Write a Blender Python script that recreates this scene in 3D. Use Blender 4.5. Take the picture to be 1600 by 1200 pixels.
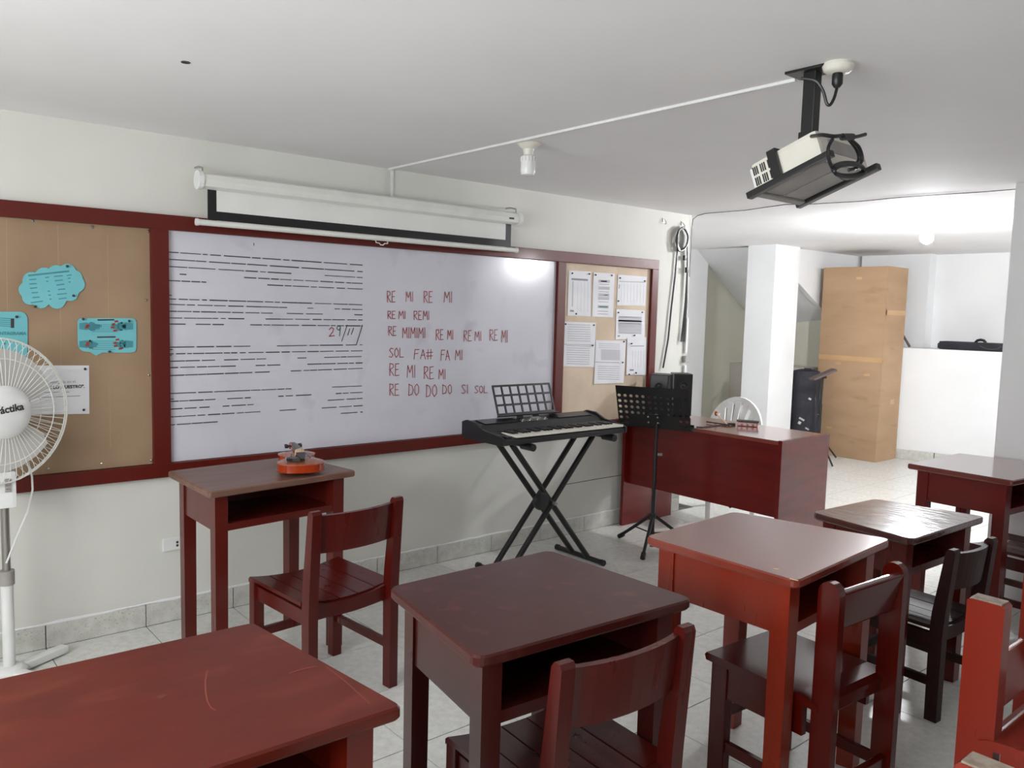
import bpy, bmesh, math, random
from mathutils import Vector, Matrix
random.seed(7)
PI = math.pi
scene = bpy.context.scene
for _o in list(bpy.data.objects):
    bpy.data.objects.remove(_o)
C = scene.collection

# ------------------------------------------------------------------ camera
F_PX, YAW, PITCH, ROLL = 1264.6, 0.70111, -0.09054, 0.02638      # focal length in pixels of the 1600x1200 frame
CAM = Vector((0.0, -3.776, 1.4707))
ZC = 2.20                                                          # ceiling height
_f = Vector((math.sin(YAW)*math.cos(PITCH), math.cos(YAW)*math.cos(PITCH), math.sin(PITCH)))
_r0 = Vector((math.cos(YAW), -math.sin(YAW), 0)); _u0 = _r0.cross(_f)
_r = _r0*math.cos(ROLL) + _u0*math.sin(ROLL); _u = -_r0*math.sin(ROLL) + _u0*math.cos(ROLL)
cam_d = bpy.data.cameras.new('camera'); cam = bpy.data.objects.new('camera', cam_d); C.objects.link(cam)
cam_d.sensor_width = 36; cam_d.lens = F_PX/1600*36; cam_d.clip_start = 0.05
cam.matrix_world = Matrix(((_r.x,_u.x,-_f.x,CAM.x),(_r.y,_u.y,-_f.y,CAM.y),(_r.z,_u.z,-_f.z,CAM.z),(0,0,0,1)))
scene.camera = cam
# ------------------------------------------------------------------ world (overcast daylight outside), exposure
w = bpy.data.worlds.new('daylight'); scene.world = w; w.use_nodes = True
bg = w.node_tree.nodes['Background']
bg.inputs[0].default_value = (0.95, 0.985, 1.0, 1); bg.inputs[1].default_value = 10.0
vs = scene.view_settings
vs.view_transform = 'Standard'; vs.look = 'None'; vs.gamma = 1; vs.use_curve_mapping = False
vs.exposure = 0.42
def portal(loc, rot, sx, sy):
    l = bpy.data.lights.new('window_portal', 'AREA'); l.shape = 'RECTANGLE'; l.size = sx; l.size_y = sy
    l.cycles.is_portal = True
    o = bpy.data.objects.new('window_portal', l); C.objects.link(o); o.location = loc; o.rotation_euler = rot
portal((-1.35, -2.6, 1.525), (0, -PI/2, 0), 1.05, 2.4)            # window in the left wall
# ------------------------------------------------------------------ pixel -> point
def ray(px, py): return _f*F_PX + _r*(px-800) - _u*(py-600)
def hz(px, py, z):
    d = ray(px, py); return CAM + d*((z-CAM.z)/d.z)
def hy(px, py, y):
    d = ray(px, py); return CAM + d*((y-CAM.y)/d.y)
def hx(px, py, x):
    d = ray(px, py); return CAM + d*((x-CAM.x)/d.x)
def project(P):
    d = Vector(P)-CAM; z = d.dot(_f)
    if z < 0.05: return None
    return 800+F_PX*d.dot(_r)/z, 600-F_PX*d.dot(_u)/z
# ------------------------------------------------------------------ materials
def newmat(name):
    m = bpy.data.materials.new(name); m.use_nodes = True
    nt = m.node_tree; return m, nt, nt.nodes['Principled BSDF']
def plain(name, col, rough=0.5, metal=0.0, emit=None, estr=0, spec=None, trans=0):
    m, nt, b = newmat(name)
    b.inputs['Base Color'].default_value = (*col, 1); b.inputs['Roughness'].default_value = rough
    b.inputs['Metallic'].default_value = metal
    if spec is not None: b.inputs['Specular IOR Level'].default_value = spec
    if emit: b.inputs['Emission Color'].default_value = (*emit, 1); b.inputs['Emission Strength'].default_value = estr
    if trans: b.inputs['Transmission Weight'].default_value = trans
    return m
def varied(name, c1, c2, scale=4.0, rough=0.5, stretch=(1,1,1), detail=6, bump=0.0, bscale=None, lo=0.35, hi=0.65, c3=None, s3=40, spec=None, rvar=0.0, coat=0.0, crough=0.12):
    """two-tone noise colour on object coordinates, optional fine speckle and relief"""
    m, nt, b = newmat(name); N = nt.nodes; L = nt.links
    tc = N.new('ShaderNodeTexCoord'); mp = N.new('ShaderNodeMapping'); mp.inputs['Scale'].default_value = stretch
    L.new(tc.outputs['Object'], mp.inputs['Vector'])
    nz = N.new('ShaderNodeTexNoise'); nz.inputs['Scale'].default_value = scale; nz.inputs['Detail'].default_value = detail
    L.new(mp.outputs[0], nz.inputs['Vector'])
    cr = N.new('ShaderNodeValToRGB'); cr.color_ramp.elements[0].position = lo; cr.color_ramp.elements[1].position = hi
    cr.color_ramp.elements[0].color = (*c1,1); cr.color_ramp.elements[1].color = (*c2,1)
    L.new(nz.outputs['Fac'], cr.inputs[0]); out = cr.outputs[0]
    if c3:
        n3 = N.new('ShaderNodeTexNoise'); n3.inputs['Scale'].default_value = s3; n3.inputs['Detail'].default_value = 3
        L.new(mp.outputs[0], n3.inputs['Vector'])
        r3 = N.new('ShaderNodeValToRGB'); r3.color_ramp.elements[0].position = 0.60; r3.color_ramp.elements[1].position = 0.72
        L.new(n3.outputs['Fac'], r3.inputs[0])
        mx = N.new('ShaderNodeMix'); mx.data_type = 'RGBA'
        L.new(r3.outputs[0], mx.inputs[0]); L.new(out, mx.inputs[6]); mx.inputs[7].default_value = (*c3,1)
        out = mx.outputs[2]
    L.new(out, b.inputs['Base Color']); b.inputs['Roughness'].default_value = rough
    if spec is not None: b.inputs['Specular IOR Level'].default_value = spec
    if coat: b.inputs['Coat Weight'].default_value = coat; b.inputs['Coat Roughness'].default_value = crough
    if rvar:
        mr = N.new('ShaderNodeMapRange'); mr.inputs[3].default_value = rough-rvar; mr.inputs[4].default_value = rough+rvar
        L.new(nz.outputs['Fac'], mr.inputs[0]); L.new(mr.outputs[0], b.inputs['Roughness'])
    if bump:
        nb = N.new('ShaderNodeTexNoise'); nb.inputs['Scale'].default_value = bscale or scale*6; nb.inputs['Detail'].default_value = 4
        L.new(mp.outputs[0], nb.inputs['Vector'])
        bp = N.new('ShaderNodeBump'); bp.inputs['Strength'].default_value = bump; bp.inputs['Distance'].default_value = 0.01
        L.new(nb.outputs['Fac'], bp.inputs['Height']); L.new(bp.outputs[0], b.inputs['Normal'])
    return m
def lin(r, g, b):
    f = lambda v: (v/255/12.92) if v/255 <= 0.04045 else ((v/255+0.055)/1.055)**2.4
    return (f(r), f(g), f(b))
def wood(name, rgb, rgb2, scratch=None, rough=0.28, coat=.08, spec=.38):
    k = .70
    return varied(name, [v*j for v, j in zip(lin(*rgb), (k, k*.82, k*.72))], [v*j for v, j in zip(lin(*rgb2), (k, k*.82, k*.72))], scale=6, rough=rough, stretch=(2.5, 2.5, 0.5), c3=lin(*scratch) if scratch else None, s3=7, rvar=0.02, lo=.10, hi=.90, coat=coat, detail=3, spec=spec)
M = {}
M['wall'] = varied('painted_wall', lin(211,210,203), lin(222,221,214), scale=1.3, rough=0.75, bump=0.12, bscale=9)
M['wall_white'] = varied('white_wall', lin(232,232,232), lin(240,240,240), scale=1.5, rough=0.75, bump=0.08, bscale=9)
M['ceiling'] = varied('painted_ceiling', lin(240,238,238), lin(246,244,244), scale=1.1, rough=0.8, bump=0.12, bscale=6)
M['tile'] = varied('floor_tile', lin(214,214,208), lin(228,228,223), scale=30, rough=0.24, c3=lin(190,190,183), s3=120, rvar=0.05)
M['skirt'] = varied('skirting_tile', lin(196,195,187), lin(212,211,204), scale=24, rough=0.45, c3=lin(158,158,150), s3=110)
M['grout'] = varied('grout', lin(84,80,76), lin(106,101,95), scale=20, rough=0.9)
M['board_wood'] = wood('board_frame_wood', (100,25,14), (112,31,18), rough=0.4)
M['wboard'] = varied('whiteboard_enamel', lin(206,204,213), lin(213,211,220), scale=2.2, rough=0.16, c3=lin(199,197,206), s3=5, rvar=0.04)
M['kraft'] = varied('brown_paper', lin(150,124,98), lin(162,136,109), scale=3, rough=0.8, bump=0.35, bscale=7)
M['kraft_hi'] = plain('paper_fold', lin(172,147,120), .8)
M['kraft_light'] = varied('pale_brown_paper', lin(205,184,160), lin(219,200,178), scale=4, rough=0.8, bump=0.4, bscale=12)
M['paper'] = varied('white_paper', lin(226,226,230), lin(236,236,239), scale=6, rough=0.8)
M['cyan'] = varied('turquoise_card', lin(108,182,190), lin(117,190,197), scale=6, rough=0.7)
M['cyan_dark'] = plain('dark_turquoise_print', lin(70,140,148), 0.7)
M['ink'] = plain('black_ink', lin(55,52,55), 0.7)
M['ink_grey'] = plain('grey_ink', lin(150,150,155), 0.8)
M['ink_faint'] = plain('faint_ink', lin(196,196,202), 0.8)
M['ink_red'] = plain('red_ink', lin(150,50,40), 0.7)
M['marker_red'] = varied('red_marker', lin(178,72,68), lin(138,72,74), scale=60, rough=0.5)
M['marker_black'] = plain('black_marker', lin(60,55,58), 0.5)
M['marker_green'] = plain('green_marker', lin(70,110,105), 0.5)
M['black'] = varied('black_plastic', lin(19,18,21), lin(25,24,27), scale=20, rough=0.4)
M['black_metal'] = varied('black_metal', lin(18,17,18), lin(25,23,24), scale=20, rough=0.35, spec=0.5)
M['black_cloth'] = varied('black_cloth', lin(30,30,36), lin(44,44,52), scale=6, rough=0.8, bump=0.6, bscale=14)
M['white_metal'] = varied('white_enamel', lin(226,226,220), lin(234,234,228), scale=8, rough=0.35)
M['white_plastic'] = varied('white_plastic', lin(226,226,224), lin(234,234,232), scale=8, rough=0.35)
M['cream_plastic'] = varied('cream_plastic', lin(222,218,206), lin(230,226,215), scale=8, rough=0.4)
M['grey_plastic'] = varied('grey_plastic', lin(150,146,142), lin(165,160,156), scale=10, rough=0.5)
M['chrome'] = plain('satin_steel', lin(170,165,160), 0.3, 0.9)
M['card'] = varied('cardboard', lin(168,136,104), lin(178,146,115), scale=2, rough=0.8, stretch=(1,1,3), c3=lin(160,127,95), s3=3)
M['tape'] = varied('packing_tape', lin(188,148,104), lin(200,160,116), scale=4, rough=0.35)
M['key_white'] = plain('ivory_key', lin(232,228,216), 0.3)
M['fabric'] = varied('screen_fabric', lin(226,226,222), lin(232,232,228), scale=5, rough=0.85)
M['violin'] = varied('violin_varnish', lin(176,66,28), lin(140,40,16), scale=9, rough=0.16, stretch=(1,3,1))
M['violin_top'] = varied('violin_spruce', lin(170,104,80), lin(150,84,62), scale=9, rough=0.18, stretch=(4,0.6,1))
M['ebony'] = plain('ebony', lin(28,26,28), 0.3)
M['maple'] = varied('maple', lin(214,186,150), lin(226,200,168), scale=12, rough=0.5)
M['teacher'] = varied('mahogany_veneer', lin(92,10,7), lin(105,15,11), scale=3.5, rough=0.22, stretch=(1,1,6), bump=0.03)
M['teacher_top'] = varied('mahogany_veneer_top', lin(118,46,36), lin(132,56,45), scale=5, rough=0.16, stretch=(6,1,1), coat=.8, crough=.15)
M['bulb_on'] = plain('lit_bulb', (1,1,1), 0.4, emit=(0.95,0.97,1.0), estr=1000)
M['bulb_off'] = varied('bulb_glass', lin(232,232,230), lin(240,240,238), scale=6, rough=0.25)
M['dark_panel'] = plain('dark_board', lin(92,78,76), 0.6)
M['step'] = varied('step_render', lin(200,192,184), lin(208,200,192), scale=4, rough=0.8)
M['green_wall'] = varied('olive_wall', lin(216,214,198), lin(222,220,205), scale=2, rough=0.8)
def smooth(pts, n=5):
    """Catmull-Rom through the points"""
    pts = [Vector(q) for q in pts]; out = []
    for i in range(len(pts)-1):
        a, b, c, d = pts[max(i-1,0)], pts[i], pts[i+1], pts[min(i+2,len(pts)-1)]
        for k in range(n):
            t = k/n; out.append(.5*((2*b)+(c-a)*t+(2*a-5*b+4*c-d)*t*t+(3*b-a-3*c+d)*t*t*t))
    return out+[pts[-1]]
# ------------------------------------------------------------------ mesh builder
class MB:
    def __init__(s): s.v = []; s.f = []
    def add(s, vs, fs):
        n = len(s.v); s.v += [tuple(v) for v in vs]; s.f += [tuple(i+n for i in f) for f in fs]; return s
    def box(s, c, d, rz=0, mat=None):
        x, y, z = d[0]/2, d[1]/2, d[2]/2
        vs = [Vector((sx*x, sy*y, sz*z)) for sz in (-1,1) for sx, sy in ((-1,-1),(1,-1),(1,1),(-1,1))]
        R = mat if mat is not None else Matrix.Rotation(rz, 3, 'Z')
        return s.add([R@v+Vector(c) for v in vs], [(3,2,1,0),(4,5,6,7),(0,1,5,4),(1,2,6,5),(2,3,7,6),(3,0,4,7)])
    def bbox(s, c, d, bev=0.004, rz=0, mat=None):
        """box with chamfered edges"""
        bm = bmesh.new(); bmesh.ops.create_cube(bm, size=1)
        for v in bm.verts: v.co = Vector((v.co.x*d[0], v.co.y*d[1], v.co.z*d[2]))
        b = min(bev, min(d)*0.45)
        bmesh.ops.bevel(bm, geom=bm.edges[:], offset=b, segments=2, profile=0.7, affect='EDGES')
        R = mat if mat is not None else Matrix.Rotation(rz, 3, 'Z')
        bm.verts.index_update()
        s.add([R@v.co+Vector(c) for v in bm.verts], [[v.index for v in f.verts] for f in bm.faces]); bm.free(); return s
    def prism(s, poly, z0, z1, bev=0.0):
        """poly: xy list counter-clockwise, extruded up"""
        n = len(poly); cx = sum(q[0] for q in poly)/n; cy = sum(q[1] for q in poly)/n
        def ring(k, z): return [(cx+(q[0]-cx)*k, cy+(q[1]-cy)*k, z) for q in poly]
        rad = max(math.hypot(q[0]-cx, q[1]-cy) for q in poly)
        if bev:
            k = 1-bev/rad; rings = [ring(k, z0), ring(1, z0+bev), ring(1, z1-bev), ring(k, z1)]
        else: rings = [ring(1, z0), ring(1, z1)]
        vs = [v for r in rings for v in r]; fs = [tuple(range(n-1,-1,-1))]
        for i in range(len(rings)-1):
            for j in range(n): fs.append((i*n+j, i*n+(j+1)%n, (i+1)*n+(j+1)%n, (i+1)*n+j))
        fs.append(tuple(range((len(rings)-1)*n, len(rings)*n)))
        return s.add(vs, fs)
    def extr(s, pts, off):
        """planar 3D polygon extruded by a vector"""
        n = len(pts); off = Vector(off); a = [Vector(q) for q in pts]
        return s.add(a+[q+off for q in a], [tuple(range(n-1,-1,-1)), tuple(range(n,2*n))]+[(i,(i+1)%n,n+(i+1)%n,n+i) for i in range(n)])
    def tube(s, path, r, n=8, cap=True):
        path = [Vector(q) for q in path]; rs = r if isinstance(r, (list,tuple)) else [r]*len(path)
        rings = []; up = None
        for i, q in enumerate(path):
            t = (path[min(i+1,len(path)-1)]-path[max(i-1,0)]).normalized()
            if up is None:
                up = Vector((0,0,1)) if abs(t.z) < 0.9 else Vector((1,0,0))
            a = (up - t*up.dot(t))
            if a.length < 1e-4: a = Vector((1,0,0)) - t*t.x
            a.normalize(); b = t.cross(a); up = a
            rings.append([q+(a*math.cos(2*PI*k/n)+b*math.sin(2*PI*k/n))*rs[i] for k in range(n)])
        vs = [v for g in rings for v in g]; fs = []
        for i in range(len(rings)-1):
            for k in range(n): fs.append((i*n+k, i*n+(k+1)%n, (i+1)*n+(k+1)%n, (i+1)*n+k))
        if cap: fs += [tuple(range(n-1,-1,-1)), tuple(range((len(rings)-1)*n, len(rings)*n))]
        return s.add(vs, fs)
    def lathe(s, prof, n=20, c=(0,0,0), mat=None):
        """prof: (radius, height) list revolved about z"""
        R = mat if mat is not None else Matrix.Identity(3); vs = []; fs = []
        for r, h in prof:
            for k in range(n): vs.append(R@Vector((r*math.cos(2*PI*k/n), r*math.sin(2*PI*k/n), h))+Vector(c))
        for i in range(len(prof)-1):
            for k in range(n): fs.append((i*n+k, i*n+(k+1)%n, (i+1)*n+(k+1)%n, (i+1)*n+k))
        fs += [tuple(range(n-1,-1,-1)), tuple(range((len(prof)-1)*n, len(prof)*n))]
        return s.add(vs, fs)
    def ball(s, c, r, n=12, m=8):
        rr = r if isinstance(r, (tuple,list)) else (r,r,r); vs = []; fs = []
        for i in range(1, m):
            a = PI*i/m
            for k in range(n): vs.append((c[0]+rr[0]*math.sin(a)*math.cos(2*PI*k/n), c[1]+rr[1]*math.sin(a)*math.sin(2*PI*k/n), c[2]-rr[2]*math.cos(a)))
        for i in range(m-2):
            for k in range(n): fs.append((i*n+k, i*n+(k+1)%n, (i+1)*n+(k+1)%n, (i+1)*n+k))
        vs += [(c[0],c[1],c[2]-rr[2]), (c[0],c[1],c[2]+rr[2])]; b = (m-1)*n
        for k in range(n): fs += [(b, (k+1)%n, k), (b+1, (m-2)*n+k, (m-2)*n+(k+1)%n)]
        return s.add(vs, fs)
    def build(s, name, mat, parent=None, smooth=False, auto=True):
        me = bpy.data.meshes.new(name); me.from_pydata(s.v, [], s.f); me.update()
        me.materials.append(M[mat] if isinstance(mat, str) else mat)
        bm = bmesh.new(); bm.from_mesh(me); bmesh.ops.recalc_face_normals(bm, faces=bm.faces[:])
        if smooth:
            for f in bm.faces: f.smooth = True
            for e in bm.edges:
                if len(e.link_faces) == 2 and e.calc_face_angle(0) > 0.7: e.smooth = False
        bm.to_mesh(me); bm.free()
        o = bpy.data.objects.new(name, me); C.objects.link(o)
        if parent: o.parent = parent
        return o
def tag(o, label=None, cat=None, group=None, kind=None):
    if label: o['label'] = label
    if cat: o['category'] = cat
    if group: o['group'] = group
    if kind: o['kind'] = kind
    return o
def thing(name, label, cat, loc=(0,0,0), rz=0, group=None):
    o = bpy.data.objects.new(name, None); C.objects.link(o); o.empty_display_size = 0.1
    o.location = loc; o.rotation_euler = (0,0,rz); return tag(o, label, cat, group)
def struct(name, mb, mat, parent=None):
    o = mb.build(name, mat, parent)
    if not parent: o['kind'] = 'structure'
    return o
def box3(x0,x1,y0,y1,z0,z1): return MB().box(((x0+x1)/2,(y0+y1)/2,(z0+z1)/2),(x1-x0,y1-y0,z1-z0))
def round_poly(pts, r, n=4):
    out = []; N = len(pts)
    for i in range(N):
        p0, p1, p2 = (Vector(pts[(i-1)%N][:2]), Vector(pts[i][:2]), Vector(pts[(i+1)%N][:2]))
        a = (p0-p1).normalized()*r; b = (p2-p1).normalized()*r
        for k in range(n+1):
            t = k/n; q = (p1+a)*(1-t)**2 + p1*2*t*(1-t) + (p1+b)*t*t; out.append((q.x, q.y))
    return out
def text_mesh(name, s, size, mat, M4, parent, align='LEFT', bold=0):
    cu = bpy.data.curves.new(name, 'FONT'); cu.body = s; cu.size = size; cu.align_x = align; cu.offset = bold; cu.resolution_u = 3
    tmp = bpy.data.objects.new(name+'_tmp', cu); C.objects.link(tmp)
    dg = bpy.context.evaluated_depsgraph_get(); me = bpy.data.meshes.new_from_object(tmp.evaluated_get(dg))
    bpy.data.objects.remove(tmp); me.transform(M4); me.materials.clear(); me.materials.append(M[mat])
    o = bpy.data.objects.new(name, me); C.objects.link(o)
    if parent: o.parent = parent
    return o
WALLTEXT = Matrix(((1,0,0,0),(0,0,-1,0),(0,1,0,0),(0,0,0,1)))     # text plane standing on the front wall

# ================================================================== STRUCTURE
XL, XR, YB, XE = -1.3, 4.76, -5.6, 9.30         # left wall, partition, back wall, far end wall
TX0, TY0, TS = 0.6465, -0.3918, 0.40            # tile grid seen in the photo
flr = struct('floor', box3(XL-.1, XE+.3, YB-.1, 2.2, -0.12, -0.004), 'grout')
tile_me = None; rest = MB(); spots = []
ix0 = int(math.floor((XL-TX0)/TS)); iy0 = int(math.floor((YB-TY0)/TS))
for i in range(ix0, 23):
    for j in range(iy0, 7):
        x, y = TX0+(i+.5)*TS, TY0+(j+.5)*TS
        if x > XE+.1 or x < XL-.1 or y < YB-.1: continue
        if y > 0 and (x < 4.9 or y > 2.0): 
            if not (y-.2 < 0): continue
        q = project((x, y, 0)); vis = q and -120 < q[0] < 1720 and 600 < q[1] < 1320
        spots.append((not vis, (Vector((x,y,0))-CAM).length, x, y))
spots.sort()
for k, (hid, d, x, y) in enumerate(spots):
    y1 = min(y+TS/2, -0.011) if (x < 4.86 and y+TS/2 > -0.011) else y+TS/2
    y0 = y-TS/2
    if y1-y0 < 0.02: continue
    if hid or k >= 290:
        rest.box((x, (y0+y1)/2, -0.004), (TS-.004, y1-y0-.004, 0.008)); continue
    if abs((y1-y0)-TS) < 1e-6:
        if tile_me is None: tile_me = MB().box((0,0,-0.004), (TS-.004, TS-.004, 0.008)).build('floor_tile', 'tile', flr)
        if tile_me.get('used'):
            o = tile_me.copy(); del o['used']; C.objects.link(o); o.parent = flr
        else: o = tile_me; tile_me['used'] = 1
        o.location = (x, y, 0)
    else:
        o = MB().box((0,0,-0.004), (TS-.004, y1-y0-.004, 0.008)).build('floor_tile', 'tile', flr); o.location = (x, (y0+y1)/2, 0)
if tile_me and 'used' in tile_me: del tile_me['used']
if rest.v:
    o = rest.build('floor_tile_field', 'tile', flr); o['kind'] = 'stuff'
struct('ceiling', box3(XL-.1, XE+.3, YB-.1, 2.2, ZC, ZC+.12), 'ceiling')
struct('wall_front', box3(XL-.1, 4.872, 0, 0.15, 0, ZC), 'wall')
# left wall with a wide window band
lw = MB()
for a in ((YB,-3.8,0,ZC),(-1.4,0,0,ZC),(-3.8,-1.4,0,1.0),(-3.8,-1.4,2.05,ZC)): lw.box((XL-.075,(a[0]+a[1])/2,(a[2]+a[3])/2),(.15,a[1]-a[0],a[3]-a[2]))
struct('wall_left', lw, 'wall_white')
wf = MB()
for y in (-3.78,-3.0,-2.2,-1.42): wf.box((XL-.05, y, 1.525), (.05,.04,1.05))
for z in (1.02,2.03): wf.box((XL-.05,-2.6,z),(.05,2.4,.04))
struct('window_1', wf, 'white_metal')
struct('wall_back', box3(XL-.1, XE+.1, YB-.15, YB, 0, ZC), 'wall_white')
PY = -2.165
struct('wall_right', box3(XR, XR+.18, YB, PY, 0, ZC), 'wall_white')
struct('wall_end', box3(XE, XE+.15, YB, 2.1, 0, ZC), 'wall_white')
# low wall with ledge in front of the far end wall
struct('wall_ledge', MB().prism([(8.72,.90),(8.72,.16),(8.90,-.62),(9.0,-1.2),(9.0,YB),(XE,YB),(XE,.90)][::-1], 0, 1.185, 0.012), 'wall_white')
struct('wall_rib', box3(9.13, 9.31, .09, .85, 1.185, ZC), 'wall_white')
# under-stair recess: pier, stair side, soffit, side and back walls
struct('wall_pier', box3(7.27, 7.72, .80, 1.12, 0, ZC), 'wall_white')
sa = MB().extr([(7.72,.90,ZC),(7.72,.90,1.93),(8.9,.90,1.32),(8.9,.90,0),(XE,.90,0),(XE,.90,ZC)], (0,.06,0))
struct('wall_stair', sa, 'wall_white')
so = MB().add([(7.30,.90,2.19),(9.3,.90,1.10),(9.3,1.92,.98),(7.45,1.92,2.20)], [(0,1,2,3)]).add([(7.30,.90,2.25),(9.3,.90,1.16),(9.3,1.92,1.04),(7.45,1.92,2.26)], [(3,2,1,0)])
struct('ceiling_stair', so, 'wall_white')
struct('wall_recess_side', box3(7.66, XE, 1.92, 2.05, 0, ZC), 'green_wall')
struct('wall_recess_front', box3(4.872, 7.66, 1.90, 2.05, 0, ZC), 'wall_white')
struct('wall_recess_back', box3(8.62, 8.70, .92, 1.92, 0, ZC), 'green_wall')
struct('wall_recess_step', box3(8.2, 8.62, .95, 1.92, 0, .92), 'step')
struct('wall_return', box3(4.722, 4.872, .15, 2.05, 0, ZC), 'wall_white')
# skirting: every tile of it is a piece
sk = struct('baseboard_front', MB().box((1.79,-.003,.05),(6.14,.006,.1)), 'grout')
edges = [XL]+[TX0+TS*k for k in range(-4, 11)]
edges = sorted(e for e in edges if XL <= e < 4.86)+[4.86]
for a, b in zip(edges, edges[1:]):
    o = MB().bbox(((0,-.0065,.051)), (b-a-.004,.011,.100), .002).build('skirting_tile', 'skirt', sk); o.location = ((a+b)/2,0,0)
rsk = random.Random(5)
bead = MB().tube([(XL+.02+k*.06, -.006, .1025+rsk.uniform(-.001,.003)) for k in range(102)], [rsk.uniform(.0035,.0075) for k in range(102)], 6)
struct('trim_1', bead, 'wall_white')
a_, b_ = hy(884,757,0), hy(974,742,0)
struct('trim_2', MB().tube([(a_.x,-.0005,a_.z),((a_.x+b_.x)/2,-.0005,(a_.z+b_.z)/2+.002),(b_.x+.5,-.0005,b_.z)], .0022, 5), 'grout')
sl = struct('baseboard_ledge', MB().prism([(8.713,.16),(8.893,-.62),(8.993,-1.2),(9.0,-1.2),(8.90,-.62),(8.72,.16)][::-1], 0, .10), 'grout')
d = Vector((8.90-8.72,-.78,0)); L0 = d.length; d.normalize(); nrm = Vector((-d.y*-1, d.x*-1, 0)) if False else Vector((d.y, -d.x, 0))
for k in range(2):
    a = 0.02+k*.385; m = Vector((8.712,.16,0))+d*(a+.19)
    o = MB().bbox((0,0,.052),(.376,.012,.102),.002).build('skirting_tile', 'skirt', sl); o.location = m+nrm*.006; o.rotation_euler = (0,0,math.atan2(d.y,d.x))

# ================================================================== BOARD ON THE FRONT WALL
YF, YP = -0.035, -0.012                       # frame front, panel surface
bx = thing('classroom_board', 'long red wooden wall frame holding a whiteboard between two brown paper pinboards', 'board', (2.2,0,1.26))
def loc(v): return Vector(v)-Vector((2.2,0,1.26))
Z0, Z1 = 0.681, 1.850; X0, X1 = 0.02, 4.485
def rail(x0,x1,z0,z1,name):
    return MB().bbox(loc(((x0+x1)/2, YF/2, (z0+z1)/2)), (x1-x0, -YF, z1-z0), .003).build(name, 'board_wood', bx)
rail(X0, X1, Z1-.066, Z1, 'frame_rail'); rail(X0, X1, Z0, Z0+.062, 'frame_rail')
for a, b in ((1.083,1.158),(3.515,3.585),(4.42,4.485)): rail(a, b, Z0+.062, Z1-.066, 'frame_post')
wb = MB().box(loc(((1.158+3.515)/2, YP/2-.001, (Z0+Z1)/2)), (3.515-1.158, -YP, Z1-Z0-.128)).build('whiteboard_panel', 'wboard', bx)
pbl = MB().box(loc(((X0+1.083)/2, YP/2-.001, (Z0+Z1)/2)), (1.083-X0, -YP, Z1-Z0-.128)).build('brown_paper_panel', 'kraft', bx)
pbr = MB().box(loc(((3.585+4.42)/2, YP/2-.001, (Z0+Z1)/2)), (4.42-3.585, -YP, Z1-Z0-.128)).build('pale_paper_panel', 'kraft_light', bx)
cr_ = MB()
for px, ya, yb in ((10,340,500),(90,352,420),(94,480,570),(168,366,500),(171,600,700)):
    a, b = hy(px, ya, YP), hy(px+1.5, yb, YP)
    MB().tube([loc(a), loc(b)], .0016, 5).build('paper_crease', 'kraft_hi', pbl)
for px, py in ((51,345),(144,355),(231,361),(228,469),(232,586),(236,719),(158,724),(75,732)):
    q = loc(hy(px, py, YP)); MB().ball(q, (.006,.008,.006), 8, 6).build('pushpin', 'chrome', pbl)
cr_ = MB()
for px, ya, px2, yb in ((898,408,898,420),(935,416,937,425),(957,410,957,540),(880,580,893,590),(893,590,899,600),(880,408,1015,424),(905,592,925,590),(893,598,893,640),(982,592,985,602)):
    MB().tube([loc(hy(px, ya, YP)), loc(hy(px2, yb, YP))], .0014, 5).build('paper_crease', 'kraft_light', pbr)
# ---- handwriting and ruled staves on the whiteboard (flat ribbons on the enamel)
YW = YP-0.0032
def ribbon(mb, pts, wdt):
    for a, b in zip(pts, pts[1:]):
        a, b = Vector(a), Vector(b); t = (b-a)
        if t.length < 1e-5: continue
        t.normalize(); n = Vector((-t.z, 0, t.x))*wdt/2; a = a-t*wdt*.3; b = b+t*wdt*.3
        mb.add([a-n, b-n, b+n, a+n], [(0,1,2,3)])
staves = [(55,137),(100,178),(145,215),(190,252),(233,287),(348,385),(382,415),(425,448),(467,480),(505,517),
          (650,635),(692,672),(738,708),(778,748),(828,782),(940,892),(990,932),(1038,970),(1087,1015),(1137,1055)]
gaps = {3:[(0,35),(130,480)],4:[(40,110),(260,600)],2:[(95,110),(820,1010)],19:[(330,1050)],18:[(560,640),(800,960)],15:[(800,1040)],16:[(330,400),(560,680),(860,1030)],17:[(260,330),(530,1000)],9:[(90,160),(350,480)],8:[(430,500),(540,600)],7:[(380,430),(700,780),(920,1150)],6:[(720,860),(930,1020)],10:[(540,600)],11:[(470,540),(690,720),(850,880)],12:[(270,350),(400,480),(640,760),(860,950)],13:[(470,520),(690,850)],14:[(640,700)]}
rs = random.Random(3)
for n, (ya, yb) in enumerate(staves):
    mb = MB(); x = 0
    while x < 1215:
        seg = rs.uniform(25, 190 if n in (0,1,2,10,15) else 110); gp = rs.uniform(5, 22)
        x2 = min(x+seg, 1215); mid = (x+x2)/2
        if not any(a < mid < b for a, b in gaps.get(n, [])):
            pp = []
            for t in (x, x2):
                yy = ya+(yb-ya)*(t/1215); pp.append(loc(hy(240+(90+t)/4, 380+yy/4, YW)))
            ribbon(mb, pp, rs.uniform(.0035,.0055))
        x = x2+gp
    mb.build('staff_line', 'marker_black', wb)['kind'] = 'stuff'
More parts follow.
